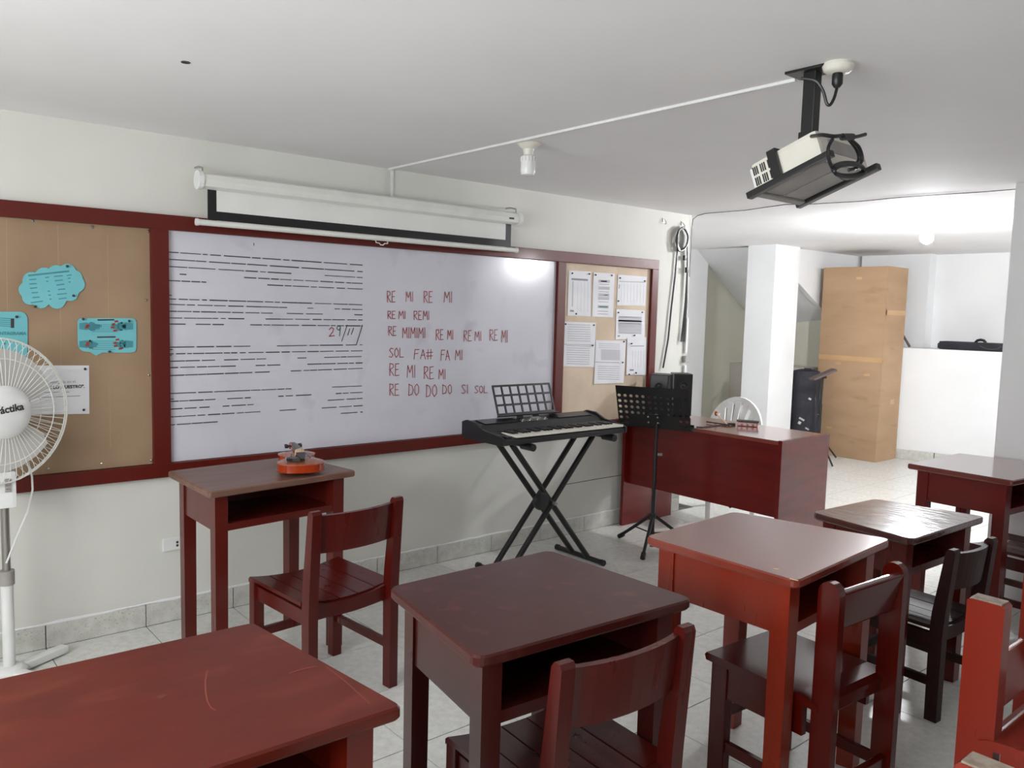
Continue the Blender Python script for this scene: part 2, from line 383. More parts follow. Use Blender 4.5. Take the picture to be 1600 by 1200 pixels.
GL = {'R':[[(0,1),(0,0),(.7,.05),(.8,.3),(.1,.5),(.9,1)]], 'E':[[(.9,0),(.05,.02),(0,1),(.95,.97)],[(.02,.5),(.7,.48)]],
      'M':[[(0,1),(.12,0),(.5,.6),(.9,0),(1,1)]], 'I':[[(.5,0),(.5,1)]], 'S':[[(.95,.1),(.5,0),(.1,.2),(.5,.5),(.9,.75),(.5,1),(0,.92)]],
      'O':[[(.5,0),(.1,.25),(.05,.7),(.45,1),(.9,.75),(.9,.25),(.5,0)]], 'L':[[(.1,0),(.05,1),(.95,.95)]], 'F':[[(0,1),(.15,0),(1,.02)],[(.08,.45),(.8,.42)]],
      'A':[[(0,1),(.5,0),(1,1)],[(.2,.62),(.85,.6)]], '#':[[(.25,0),(.2,1)],[(.75,0),(.7,1)],[(0,.35),(1,.3)],[(0,.7),(1,.66)]],
      'D':[[(.1,0),(.05,1)],[(0,.02),(.7,.15),(.95,.5),(.7,.9),(0,1)]], 'N':[[(0,1),(.1,0),(.9,1),(1,0)]]}
WID = {'I':.35,'M':1.15,'#':1.2,'E':.9}
def write_word(word, x0, x1, y0, y1, ox, oy, sc, wdt):
    tot = sum(WID.get(c,1) for c in word)+.22*(len(word)-1); x = x0; u = (x1-x0)/tot
    for c in word:
        wd = WID.get(c,1)*u; mb = MB()
        for st in GL[c]:
            pp = []
            for (gx, gy) in st:
                X = x+gx*wd+rs.uniform(-.03,.03)*wd; Y = y0+gy*(y1-y0)+rs.uniform(-.02,.02)*(y1-y0)
                pp.append(loc(hy(ox+X/sc, oy+Y/sc, YW)))
            ribbon(mb, pp, wdt)
        mb.build('handwritten_letter', 'marker_red', wb); x += wd+.22*u
LINES = [[('RE',225,290,175,262),('MI',370,430,180,255),('RE',513,580,175,265),('MI',670,735,180,262)],
 [('RE',230,290,330,390),('MI',315,370,330,390),('RE',435,495,330,398),('MI',505,555,330,398)],
 [('RE',237,297,450,522),('MIMIMI',345,525,460,540),('RE',608,665,475,555),('MI',695,742,480,552),('RE',825,885,482,565),('MI',910,962,490,562),('RE',1028,1090,475,560),('MI',1120,1168,480,575)],
 [('SOL',240,355,620,692),('FA#',435,580,630,705),('FA',645,712,635,715),('MI',757,815,635,712)],
 [('RE',245,320,740,835),('MI',380,447,755,850),('RE',515,590,765,860),('MI',628,682,785,862)],
 [('RE',245,318,900,990),('DO',392,475,900,990),('DO',530,615,905,1000),('DO',657,732,905,978),('SI',805,858,905,975),('SOL',908,1010,915,970)]]
for ln in LINES:
    for wd, a, b, c, d in ln: write_word(wd, a, b, c, d, 560, 420, 5, .0044)
def strokes(name, mat, sts, wdt=.005):
    mb = MB()
    for st in sts: ribbon(mb, [loc(hy(240+x/4, 380+y/4, YW)) for x, y in st], wdt)
    o = mb.build(name, mat, wb)
    if len(sts) > 1: o['kind'] = 'stuff'
strokes('date_digit', 'marker_red', [[(1097,540),(1112,526),(1125,535),(1120,553),(1098,582),(1130,578)]])
strokes('date_digit', 'marker_green', [[(1168,522),(1150,516),(1146,535),(1158,545),(1168,525),(1162,580)]])
strokes('date_stroke', 'marker_black', [[(1210,512),(1176,612)],[(1226,535),(1213,575)],[(1250,530),(1236,570)],[(1305,512),(1268,632)]], .0042)
strokes('board_mark', 'marker_black', [[(626,0),(627,14)],[(92,325),(112,326)],[(95,665),(118,664)],[(98,700),(112,701)],[(105,975),(125,974)]], .004)

# ---- sheets pinned to the boards: every sheet a thing of its own
def sheet(name, mat, poly, label, cat, group=None, y=YP-.0045, th=.0016):
    c = sum((hy(a, b, y) for a, b in poly), Vector())/len(poly)
    t = thing(name, label, cat, c, 0, group)
    MB().extr([hy(a, b, y)-c for a, b in poly], (0,-th,0)).build('card_sheet', mat, t)
    return t, c, y-th-.0006
def bars(t, c, y, name, mat, lines, wdt):
    mb = MB()
    for a, b in lines: 
        A, B = hy(*a, y)-c, hy(*b, y)-c; ribbon(mb, [A, B], wdt)
    o = mb.build(name, mat, t)
    if len(lines) > 1: o['kind'] = 'stuff'
    return o
def pinset(t, c, y, pts):
    for px, py in pts:
        o = MB().ball((0,0,0), (.0055,.007,.0055), 8, 6).build('pushpin', 'ink', t); o.location = hy(px, py, y-.0075)-c
# cloud
lobes = [(195,795,55),(275,772,60),(350,752,55),(420,745,56),(465,778,50),(480,818,50),(440,872,50),(355,912,58),(255,912,56),(187,895,50),(160,850,45),(320,830,105)]
out = []
for k in range(96):
    a = 2*PI*k/96; dx, dy = math.cos(a), math.sin(a); best = 0
    for (lx, ly, r) in lobes:
        ex, ey = 320-lx, 830-ly; B = dx*ex+dy*ey; D = B*B-(ex*ex+ey*ey-r*r)
        if D >= 0: best = max(best, -B+math.sqrt(D))
    out.append(((320+dx*best)/4, 240+(830+dy*best)/4))
t, c, y = sheet('cloud_poster', 'cyan', out, 'turquoise cloud-shaped paper with two columns of small print', 'poster')
mb = MB()
for (xa, ya, xb, yb) in ((180,762,430,735),(185,788,225,785),(185,815,230,812),(190,842,230,838),(200,870,235,868),(205,900,245,897),(195,932,265,922),(340,768,390,763),(345,795,390,790),(355,822,400,816),(365,850,405,846),(360,880,415,874),(370,908,415,902),(285,775,305,772),(290,798,300,798),(300,860,312,859),(305,885,316,884),(312,910,320,909),(420,762,445,758),(425,780,440,778),(430,803,440,802)):
    n = 5 if xb-xa > 100 else 1
    x = xa
    while x < xb:
        x2 = min(xb, x+rs.uniform(8,22)); f = lambda q: ya+(yb-ya)*(q-xa)/(xb-xa)
        ribbon(mb, [hy(x/4,240+f(x)/4,y)-c, hy(x2/4,240+f(x2)/4,y)-c], .0045 if n == 1 else .007); x = x2+4
mb.build('printed_text', 'cyan_dark', t)['kind'] = 'stuff'
pinset(t, c, y, [(105,416),(55,479),(115,462)])
# rounded stave poster
pts = round_poly([(-52,487),(43,487),(43,566),(-52,572)], 14, 6)
t, c, y = sheet('stave_poster', 'cyan', pts, 'turquoise rounded paper with stave print, half hidden behind the fan', 'poster', y=YP-.0045)
bars(t, c, y, 'stave_line', 'cyan_dark', [((-45,494+3*k),(16,498+3*k)) for k in range(5)], .003)
bars(t, c, y, 'note_column', 'ink', [((19.5,499),(19.5,511))], .012)
o = text_mesh('printed_title', 'PENTAGRAMA', .0165, 'cyan_dark', Matrix.Translation(hy(-8,523,y)-c)@WALLTEXT, t, bold=.001)
bars(t, c, y, 'printed_text', 'cyan_dark', [((-40+9*k,531+(k%3)*3),(-37+9*k,531+(k%3)*3)) for k in range(8)]+[((-40,546),(6,545))], .008)
pinset(t, c, y, [(26,495)])
# speech bubble poster with hands
bub = round_poly([(121,497),(213,497),(213,551),(121,551)], 8, 4)
k = max(range(len(bub)), key=lambda i: (bub[i][1], -bub[i][0]))
bub = [(121,503),(123,498),(128,497),(206,497),(211,499),(213,504),(213,544),(211,549),(205,551),(160,551),(150,556),(141,550),(130,549),(124,545),(121.5,538)]
t, c, y = sheet('hand_position_poster', 'cyan', bub, 'turquoise speech-bubble paper printed with two pairs of hands', 'poster')
def P2(x, yy): return (x/5, 450+yy/5)
def hand(mb, bx_, by_, s, flip):
    for k_ in range(5):
        a0 = (by_-28+14*k_); l = (55,95,110,95,60)[k_]*s
        ribbon(mb, [hy(*P2(bx_,by_-10+5*k_), y)-c, hy(*P2(bx_+flip*l*.55,a0), y)-c, hy(*P2(bx_+flip*l,a0+(6 if k_ < 2 else -2)), y)-c], .0085)
mb = MB()
for by_ in (300, 440):
    s_ = 1 if by_ == 300 else .75
    for sx, fl_ in ((675,1),(985,-1)):
        mb.add([hy(*P2(q[0],q[1]),y)-c for q in ((sx-fl_*55,by_-25),(sx+fl_*8,by_-32),(sx+fl_*25,by_),(sx+fl_*8,by_+30),(sx-fl_*55,by_+22))], [(0,1,2,3,4)])
        hand(mb, sx+fl_*5, by_, s_, fl_)
mb.build('hand_print', 'cyan_dark', t)['kind'] = 'stuff'
bars(t, c, y-.0003, 'stave_line', 'cyan_dark', [(P2(720,285+14*k), P2(920,285+14*k)) for k in range(5)]+[(P2(720,415+16*k), P2(900,415+16*k)) for k in range(5)], .0022)
bars(t, c, y-.0006, 'note_mark', 'ink_red', [(P2(a,b), P2(a+18,b-3)) for a, b in ((668,308),(676,295),(900,262),(878,284),(870,310),(890,333),(672,446),(680,430),(908,405),(890,430),(895,455),(932,475))], .008)
bars(t, c, y-.0006, 'printed_title', 'ink', [(P2(765,250), P2(890,248)), (P2(762,384), P2(900,382))], .006)
pinset(t, c, y, [P2(650,243), P2(1010,258), P2(855,497)])
# white notice behind the fan
t, c, y = sheet('printed_notice', 'paper', [(47,571),(139,571),(139.5,646.5),(47,648)], 'white printed notice pinned on brown paper behind the fan', 'paper', y=YP-.0025)
text_mesh('printed_text', 'investigada en el', .0165, 'ink_grey', Matrix.Translation(hy(72,599.5,y)-c)@WALLTEXT, t)
text_mesh('printed_title', 'EN LO NUESTRO".', .0178, 'ink', Matrix.Translation(hy(71,608,y)-c)@WALLTEXT, t, bold=.0008)
bars(t, c, y, 'ruled_line', 'ink_grey', [((65,613.5),(108,612.5)),((60,621),(125,618.5))], .003)
pinset(t, c, y, [(133,576.5),(131,640.5)])
# eight sheets on the right-hand board
def Q6(x, yy): return (840+x/5, 380+yy/5)
def doc(name, q, label, marks, pin, y=YP-.003):
    t, c, y = sheet(name, 'paper', [Q6(*a) for a in q], label, 'paper', 'sheets pinned on the right pinboard', y=y)
    for nm, mt, w_, ls in marks: bars(t, c, y, nm, mt, [(Q6(*a), Q6(*b)) for a, b in ls], w_)
    pinset(t, c, y, [Q6(*a) for a in pin]); return t
def hl(x0, x1, y0, y1, n, sl=.03): return [((x0, y0+(y1-y0)*k/max(n-1,1)), (x1, y0+(y1-y0)*k/max(n-1,1)+(x1-x0)*sl)) for k in range(n)]
def vl(y0, y1, x0, x1, n): return [((x0+(x1-x0)*k/max(n-1,1), y0), (x0+(x1-x0)*k/max(n-1,1)-4, y1)) for k in range(n)]
doc('pinned_sheet', [(243,212),(417,222),(412,572),(233,565)], 'white list sheet, top left of the right pinboard, grey heading bar', [('heading_bar','ink_grey',.012,[((268,280),(390,288))]),('table_column','ink_faint',.011,vl(300,490,276,276,1)),('table_rule','ink_faint',.002,vl(300,540,315,395,4)),('stamp','ink_grey',.012,[((256,528),(280,530))])], [(272,235),(405,240),(302,552)])
doc('pinned_sheet', [(436,228),(602,238),(588,580),(425,573)], 'white sheet with a column of grey-green highlighted lines, top middle of the right pinboard', [('highlight_row','ink_faint',.020,[((480,296),(560,299)),((480,350),(558,353)),((480,403),(556,406)),((478,430),(554,432)),((474,495),(550,498))]),('text_row','cyan_dark',.008,[((495,297),(540,299)),((490,351),(545,353)),((485,404),(548,406)),((482,496),(545,498))]),('rule','ink_grey',.003,[((480,320),(560,322)),((480,378),(556,381)),((475,457),(552,460)),((470,530),(550,533)),((470,552),(550,555))])], [(455,248),(580,252)])
doc('pinned_sheet', [(628,245),(850,262),(840,490),(618,485)], 'white landscape sheet with faint columns, top right of the right pinboard', [('rule','ink_grey',.0035,[((640,298),(840,306))]),('table_rule','ink_faint',.003,vl(320,460,655,830,8)),('margin_mark','ink_grey',.008,[((640,325),(637,352))])], [(645,272),(838,296),(632,452)])
doc('pinned_sheet', [(613,515),(836,525),(835,745),(608,752)], 'white sheet with a grey ruled table, right middle of the right pinboard', [('table_shade','ink_faint',.036,[((640,590),(805,596)),((640,620),(805,626)),((640,650),(805,656)),((640,685),(803,690))]),('table_rule','ink_grey',.003,hl(640,805,575,700,6)),('red_mark','ink_red',.010,[((780,635),(803,636))]),('stamp','ink_grey',.010,[((628,725),(640,725))])], [(632,542),(818,540),(758,720)])
doc('pinned_sheet', [(208,612),(455,622),(440,968),(198,962)], 'white sheet of dense text blocks, left middle of the right pinboard', [('text_row','ink_faint',.0065,hl(235,410,635,760,8)+hl(228,405,800,940,9)),('fold_line','ink_grey',.003,[((206,790),(440,794))])], [(220,632),(430,800),(440,640)], y=YP-.0035)
doc('pinned_sheet', [(455,758),(690,762),(670,1090),(440,1100)], 'white sheet with a shaded text block, lowest of the right pinboard', [('text_block','ink_faint',.012,hl(500,640,835,905,6)),('text_row','ink_faint',.0055,hl(480,640,785,815,3)+hl(470,640,960,1060,7)),('fold_line','ink_grey',.004,[((450,928),(635,934))])], [(675,770),(665,932)], y=YP-.0055)
doc('pinned_sheet', [(700,740),(848,735),(846,1030),(692,1030)], 'narrow white sheet with one dark heading line, lower right of the right pinboard', [('heading_bar','ink_grey',.005,[((725,804),(830,803))]),('table_rule','ink_faint',.003,vl(840,970,745,830,5)),('stamp','ink_grey',.012,[((722,991),(748,991))])], [(735,785),(770,1013),(716,1025)], y=YP-.0060)

# ================================================================== PROJECTION SCREEN
YS = -.10
t = thing('projection_screen', 'white pull-down projection screen partly unrolled above the whiteboard', 'screen', (2.18,-.05,2.0))
T0 = Vector((2.18,-.05,2.0))
a = hy(311,280,YS)-T0; b = hy(809,343,YS)-T0; a.z = b.z = (a.z+b.z)/2
R90 = Matrix(((0,0,1),(0,1,0),(-1,0,0)))
prof = []
MB().lathe([(.036,0),(.036,b.x-a.x)], 8, a, R90).build('roller_case', 'white_metal', t)
for q in (a, b): MB().lathe([(.030,-.012),(.042,-.010),(.042,.010),(.030,.012)], 16, q, R90).build('end_cap', 'white_plastic', t)
for q, s in ((a,1),(b,-1)):
    h = MB(); h.tube([q+Vector((s*.015,0,.036)), q+Vector((s*.015,.0,.055)), q+Vector((s*.015,.05,.066)), q+Vector((s*.015,.045+.1-.05,.066))], .004, 6); h.build('wall_bracket', 'chrome', t)
zb = (hy(316,343,YS).z+hy(808,394,YS).z)/2-T0.z
MB().box(((a.x+b.x)/2, a.y+.012, (a.z-.02+zb)/2), (b.x-a.x-.08, .0016, a.z-.02-zb)).build('screen_fabric', 'fabric', t)
bd = MB()
for s in (0,1): bd.box((a.x+.04+.020 if s == 0 else b.x-.04-.020, a.y+.0108, (a.z-.03+zb)/2), (.040,.0012,a.z-.03-zb))
bd.box(((a.x+b.x)/2, a.y+.0104, zb+.034), (b.x-a.x-.08,.0012,.040)); bd.build('black_border', 'black', t)
MB().tube([(a.x-.005,a.y+.012,zb),(b.x+.005,a.y+.012,zb)], .0135, 10).build('bottom_bar', 'white_metal', t, True)
for q in (a.x-.006, b.x+.006): MB().tube([(q-.006,a.y+.012,zb),(q+.006,a.y+.012,zb)], .016, 10).build('bar_cap', 'white_plastic', t, True)
hc = hy(598,378,YS).x-T0.x
MB().tube([(hc-.035,a.y+.012,zb-.010),(hc-.035,a.y+.008,zb-.024),(hc-.015,a.y+.008,zb-.026),(hc-.008,a.y+.008,zb-.034),(hc+.008,a.y+.008,zb-.034),(hc+.015,a.y+.008,zb-.026),(hc+.035,a.y+.008,zb-.024),(hc+.035,a.y+.012,zb-.010)], .003, 6).build('pull_handle', 'white_plastic', t)
MB().box((b.x-.075,a.y-.0345,a.z-.006),(.035,.003,.010)).build('maker_mark', 'ink', t)

# ================================================================== CABLE TRUNKING, LAMPS, PROJECTOR ON THE CEILING
trk = MB(); cA, cB = hz(612,265,ZC), hz(1240,121,ZC)
trk.bbox(((2.305+cB.x)/2,(cB.y-.012)/2,ZC-.005),(math.hypot(cB.x-2.305,.0)+.018,.0,.0) if False else (.015, abs(cB.y)-.012, .010), .002)
o = trk.build('cable_trunking', 'white_plastic'); o.rotation_euler = (0,0,0)
tag(o, 'thin white cable trunking running across the ceiling to the projector', 'trunking')
o = MB().bbox((2.312,-.006,ZC-.085),(.016,.010,.168),.003).build('cable_trunking', 'white_plastic')
tag(o, 'short white trunking dropping down the wall above the projection screen', 'trunking')
def lamp(name, label, x, y, lit):
    t = thing(name, label, 'lamp', (x,y,ZC))
    MB().lathe([(.052,0),(.054,-.008),(.040,-.018),(.030,-.028),(.026,-.030)][::-1], 24).build('ceiling_rose', 'cream_plastic', t, True)
    MB().lathe([(.026,-.028),(.024,-.034),(.020,-.052),(.020,-.058)][::-1], 20).build('lamp_holder', 'cream_plastic', t, True)
    if lit:
        b = MB().lathe([(.014,-.058),(.022,-.075),(.042,-.105),(.046,-.125),(.036,-.150),(.012,-.165)][::-1], 24).build('bulb', 'bulb_on', t, True)
    else:
        b = MB().lathe([(.020,-.056),(.030,-.062),(.031,-.085)][::-1], 24).build('bulb_base', 'white_plastic', t, True)
        fl_ = MB()
        for k in range(14):
            a_ = 2*PI*k/14; fl_.bbox((.0315*math.cos(a_),.0315*math.sin(a_),-.074),(.005,.003,.02),.001,a_)
        fl_.build('cooling_fin', 'white_plastic', b)
        MB().lathe([(.031,-.085),(.032,-.092),(.032,-.128),(.028,-.140),(.012,-.144)][::-1], 24).build('bulb_glass', 'bulb_off', t, True)
    return t
q = hz(826,222,ZC); lamp('ceiling_lamp', 'unlit white capsule bulb in a cream ceiling holder, near the screen', q.x, q.y, False)
q = hz(1450,345,ZC); lamp('ceiling_lamp', 'glowing bare bulb on the ceiling of the far room', q.x, q.y, True)
lamp('ceiling_lamp', 'second glowing bulb of the far room behind the grey partition', 6.9, -4.2, True)
# small ceiling hook
q = hz(290,97,ZC); tag(MB().lathe([(.004,0),(.014,-.002),(.014,0)][::-1], 10, q).build('ceiling_hole_cover', 'ink'), 'small dark hook plate on the left part of the ceiling', 'hook')
# ceiling socket with plug, right of the projector plate
q = hz(1310,99,ZC)
t = thing('ceiling_socket', 'round cream ceiling socket with a black plug beside the projector mount', 'socket', q)
MB().lathe([(.040,0),(.044,-.008),(.040,-.020),(.030,-.028)][::-1], 20).build('socket_base', 'cream_plastic', t, True)
MB().lathe([(.014,-.028),(.015,-.034),(.015,-.058),(.008,-.068)][::-1], 12).build('plug', 'black', t, True)
# projector: plate, arm, tilted body in a black cradle
PB = Vector((2.335,-2.425,1.885))
t = thing('projector', 'white ceiling projector in a black cradle hanging from an arm, tilted towards the screen', 'projector', PB)
MB().bbox((-.085,-.02,ZC-PB.z-.004),(.085,.125,.008),.002).build('ceiling_plate', 'black_metal', t)
arm_m = MB(); arm_m.bbox((-.085,-.025,ZC-PB.z-.10),(.035,.040,.195),.004); arm_m.bbox((-.088,-.025,.118),(.042,.046,.035),.004)
arm_m.build('mount_arm', 'black_metal', t)
TB = Matrix.Rotation(math.radians(-20), 3, 'X')
def pbx(name, c, d, mat, par=t, bev=.004): return MB().bbox(TB@Vector(c), d, bev, mat=TB).build(name, mat, par)
body = pbx('projector_body', (0,0,.055), (.275,.225,.085), 'cream_plastic', bev=.014)
pbx('front_panel', (0,.116,.052), (.262,.012,.070), 'white_plastic', body)
ln = MB().lathe([(.028,0),(.030,.008),(.030,.022),(.024,.026)], 20, TB@Vector((.06,.118,.056)), TB@Matrix.Rotation(-PI/2,3,'X')); ln.build('lens', 'black', body, True)
for r_ in range(2):
    for k in range(9):
        pbx('vent_slot', (-.1385,.106-.0068*k-(.006 if k > 2 else 0)-(.006 if k > 5 else 0), .037+.034*r_), (.003,.0038,.026), 'ink', body, .0005)
for sx in (-1,1):
    c_ = MB(); c_.bbox(TB@Vector((sx*.140,0,.006)), (.026,.285,.020), .003, mat=TB)
    if sx < 0: c_.bbox(TB@Vector((sx*.145,.030,.052)), (.012,.030,.095), .002, mat=TB); c_.bbox(TB@Vector((sx*.125,.030,.100)), (.05,.030,.008), .002, mat=TB)
    c_.build('cradle_bar', 'black_metal', t)
pbx('bottom_cover', (-.062,.005,.009), (.112,.200,.006), 'grey_plastic', body)
pbx('bottom_cover', (.062,.005,.009), (.112,.200,.006), 'grey_plastic', body)
pbx('cross_bar', (0,.118,.004), (.27,.022,.010), 'grey_plastic', t)
pbx('rear_port_panel', (.02,-.1125,.055), (.20,.004,.045), 'grey_plastic', body)
cb = MB(); YC = -2.60
def cpx(pp, r, n=6): cb.tube(smooth([hy(a, b, YC+(c or 0)) for a, b, c in pp]), r, n)
cpx([(1268,213,.10),(1285,211,.03),(1302,213,0),(1318,212,0),(1335,214,0),(1352,210,0)], .0055, 8)
cpx([(1316,214,0),(1332,214,0)], .0100, 8)
cpx([(1301,217,0),(1294,232,0),(1296,252,0),(1304,268,0),(1318,279,0),(1333,276,0)], .0048)
cpx([(1328,217,0),(1342,230,0),(1347,248,0),(1340,261,0),(1326,266,0)], .0048)
cpx([(1325,217,.02),(1337,232,.02),(1342,247,.02),(1336,258,.02)], .0045)
cpx([(1325+24*math.cos(2*PI*k/16)+(k//16), 264+10*math.sin(2*PI*k/16)+1.2*(k//16), -.004*(k//16)) for k in range(0, 64)], .0050)
tag(cb.build('projector_cable', 'black', None, True), 'black cable coiled and tied under the rear of the ceiling projector', 'cable')
so_ = hz(1310,99,ZC)
cb = MB().tube(smooth([so_+Vector((0,0,-.068)), so_+Vector((-.004,.004,-.095)), so_+Vector((-.010,.012,-.115)), so_+Vector((-.016,.02,-.11)), so_+Vector((-.022,.03,-.075)), so_+Vector((-.032,.05,-.045)), so_+Vector((-.05,.085,-.035))]), .0046, 7)
tag(cb.build('plug_lead', 'black', None, True), 'short black lead looping from the ceiling socket to the projector arm', 'cable')
# thin wire along the ceiling edge
wp = [hz(1078,338,ZC-.02), hz(1082,345,ZC-.05)]
pts = [hz(px, py, ZC-.004) for px, py in ((1090,337),(1102,333.5),(1145,330),(1165,328.5),(1195,324),(1228,319.5),(1262,319.3),(1300,317),(1345,314.5),(1400,309),(1470,304),(1540,299.5),(1588,295.5))]
wm = MB().tube([Vector((4.868,-.006,1.75)), Vector((4.868,-.006,2.12)), Vector((4.862,-.02,2.17))]+pts, .0022, 6)
tag(wm.build('ceiling_wire', 'ink', None, True), 'thin dark wire running along the ceiling from the wall corner to the partition', 'wire')
# hooks and cables hanging at the wall end
for (px, py, lab) in ((1036,345,'small metal wall hook left of the hanging cables'), (1065,350,'small metal wall hook carrying the coiled cables')):
    q = hy(px, py, 0); t = thing('wall_hook', lab, 'hook', (q.x,0,q.z))
    MB().bbox((0,-.003,.005),(.016,.006,.03),.002).build('hook_plate', 'chrome', t)
    MB().tube([(0,-.004,.012),(0,-.02,.0),(0,-.03,-.015),(0,-.028,-.024),(0,-.018,-.022)], .003, 6).build('hook_arm', 'chrome', t)
hq = hy(1065,352,-.025)
def wl_path(pp, y): return [hy(a, b, yy) for (a, b), yy in zip(pp, y if isinstance(y, list) else [y]*len(pp))]
cab = MB()
for k in range(3):
    cab.tube(smooth(wl_path([(1066,356),(1060,362),(1057+k,375),(1059,385+2*k),(1064,390+k),(1070,388),(1074,380),(1075,368),(1070,358),(1066,356)], -.022-.010*k)), .0080, 6)
tag(cab.build('coiled_cable', 'black', None, True), 'black cable looped in a coil on the wall hook near the corner', 'cable')
cab = MB().tube(wl_path([(1060,362),(1059,385),(1055,430),(1049,480),(1044,530),(1036,575)], -.016), .0065, 6)
tag(cab.build('hanging_cable', 'black', None, True), 'single black cable hanging from the wall hook down to the loudspeakers', 'cable')
cab = MB()
for dx in (0, 3.0, 5.0):
    cab.tube(wl_path([(1074,385),(1074,420),(1071+dx*.4,470),(1067+dx*.7,510),(1064+dx,534)], -.018-.002*dx), .006, 6)
cab.bbox(hy(1070,403,-.03), (.022,.02,.035), .003); cab.bbox(hy(1073,422,-.03), (.018,.02,.04), .003)
tag(cab.build('hanging_cable', 'black', None, True), 'bundle of straight black cables with connectors hanging below the coil', 'cable')
# white trunking and junction on the wall corner
tk = thing('corner_trunking', 'white vertical trunking with a junction box at the wall corner behind the loudspeakers', 'trunking', (4.85,-.005,1.1))
MB().bbox((.004,-.008,.22),(.020,.016,.26),.003).build('trunking_strip', 'white_plastic', tk); MB().bbox((.004,-.008,-.25),(.020,.016,.50),.003).build('trunking_strip', 'white_plastic', tk)
MB().bbox((.000,-.014,.045),(.040,.03,.05),.005).build('junction_box', 'grey_plastic', tk)
# wall outlet
q = hy(270,849,0); t = thing('wall_outlet', 'white wall outlet with a small black two-pin socket left of the front desk', 'outlet', (q.x-.004,0,q.z))
MB().bbox((0,-.006,0),(.085,.012,.062),.005).build('face_plate', 'white_plastic', t)
MB().bbox((.020,-.013,.006),(.009,.003,.010),.001).build('socket_hole', 'ink', t); MB().bbox((.020,-.013,-.009),(.009,.003,.010),.001).build('socket_hole', 'ink', t)

# ================================================================== DESKS AND CHAIRS
WD = {
 'd1': wood('desk_wood_brown', (110,38,31), (98,32,26)), 'd1t': varied('worn_desk_top', lin(122,92,78), lin(104,72,60), scale=6, rough=0.38, stretch=(.7,3,3), c3=lin(112,70,58), s3=5, bump=.05),
 'd2': wood('desk_wood_maroon', (80,28,25), (70,23,21)), 'd2t': wood('desk_top_maroon', (80,30,27), (70,25,22), (88,40,34), rough=.34),
 'd3': wood('desk_wood_orange', (156,52,24), (142,44,20)), 'd3t': varied('desk_top_rose', lin(126,50,36), lin(116,44,30), scale=5, rough=0.24, c3=lin(108,40,28), s3=6, stretch=(3,.8,3), coat=.4, crough=.2),
 'd4': wood('desk_wood_deep_red', (112,28,20), (98,22,16)), 'd4t': varied('desk_top_varnish', lin(84,38,32), lin(70,30,26), scale=5, rough=0.20, stretch=(3,.8,3), bump=.30, bscale=14, rvar=.06, coat=.55, crough=.14),
 'd5': wood('desk_wood_red', (118,26,18), (104,22,15)), 'd5t': varied('desk_top_gloss', lin(112,44,36), lin(98,38,30), scale=4, rough=0.18, bump=.08, coat=1.0, crough=.12),
 'd6': wood('desk_wood_rust', (124,36,20), (112,31,17)), 'd6t': varied('desk_top_rust', lin(94,27,12), lin(83,22,10), scale=4, rough=0.40, stretch=(.8,2.5,3), c3=lin(100,36,22), s3=5, bump=.02, spec=.35),
 'c1': wood('chair_wood_red', (98,22,16), (86,18,13)), 'c2': wood('chair_wood_brown', (92,26,20), (80,21,17)), 'c3': wood('chair_wood_mahogany', (98,22,14), (84,17,11), rough=.18),
 'c4': wood('chair_wood_dark', (58,27,26), (48,21,20), rough=.5, coat=0, spec=.25), 'c5': wood('chair_wood_purple', (92,46,42), (80,38,35)), 'c6': wood('chair_wood_orange', (160,48,24), (148,42,20)),
 'worn': varied('worn_wood_end', lin(168,156,140), lin(132,112,96), scale=30, rough=.7)}
M.update(WD)
def desk(corners, H, mat, top, label, apron=.15, leg=.052, rnd=.03, over=.035, th=.026):
    """corners: back-left, front-left, front-right, back-right on the floor plan; open shelf faces front"""
    P = [Vector((a[0], a[1])) for a in corners]; cen = sum(P, Vector((0,0)))/4
    t = thing('school_desk', label, 'desk', (cen.x, cen.y, 0), 0, 'wooden school desks')
    P = [q-cen for q in P]                                        # BL, FL, FR, BR is counter-clockwise seen from above
    MB().prism(round_poly(P, rnd, 5), H-th, H, .005).build('desk_top', top, t)
    zt = H-th
    def inner(i, a, b):
        q = P[i]; e1 = (P[(i-1)%4]-q).normalized(); e2 = (P[(i+1)%4]-q).normalized(); return q+e1*a+e2*b
    for i in range(4):
        quad = [inner(i, over, over), inner(i, over, over+leg), inner(i, over+leg, over+leg), inner(i, over+leg, over)]
        c_ = sum(quad, Vector((0,0)))/4
        foot = [c_+(q-c_)*.92 for q in quad]
        m_ = MB(); m_.add([(q.x,q.y,0) for q in foot]+[(q.x,q.y,zt) for q in quad], [(3,2,1,0),(4,5,6,7)]+[(k,(k+1)%4,4+(k+1)%4,4+k) for k in range(4)])
        m_.build('leg', mat, t)
    def panel(i, j, z0, z1, name, off):
        # board between the legs i and j
        a, b = P[i], P[j]; e = (b-a).normalized(); n = Vector((-e.y, e.x))
        if (-(a+b)/2).dot(n) < 0: n = -n
        A, B = a+e*(over+leg-.004)+n*(over+off), b-e*(over+leg-.004)+n*(over+off)
        MB().extr([(A.x,A.y,z0),(B.x,B.y,z0),(B.x,B.y,z1),(A.x,A.y,z1)], (n.x*.018,n.y*.018,0)).build(name, mat, t)
    panel(0, 1, zt-apron, zt, 'side_panel', .006); panel(2, 3, zt-apron, zt, 'side_panel', .006); panel(3, 0, zt-apron, zt, 'back_panel', .006)
    panel(1, 2, zt-apron, zt-apron+.028, 'front_rail', .004)
    sh = [inner(i, over+.02, over+.02) for i in range(4)]
    MB().prism([(q.x,q.y) for q in sh], zt-apron+.004, zt-apron+.018).build('shelf', mat, t)
    return t
def pl(pts, z): return [tuple(hz(a, b, z)[:2]) for a, b in pts]
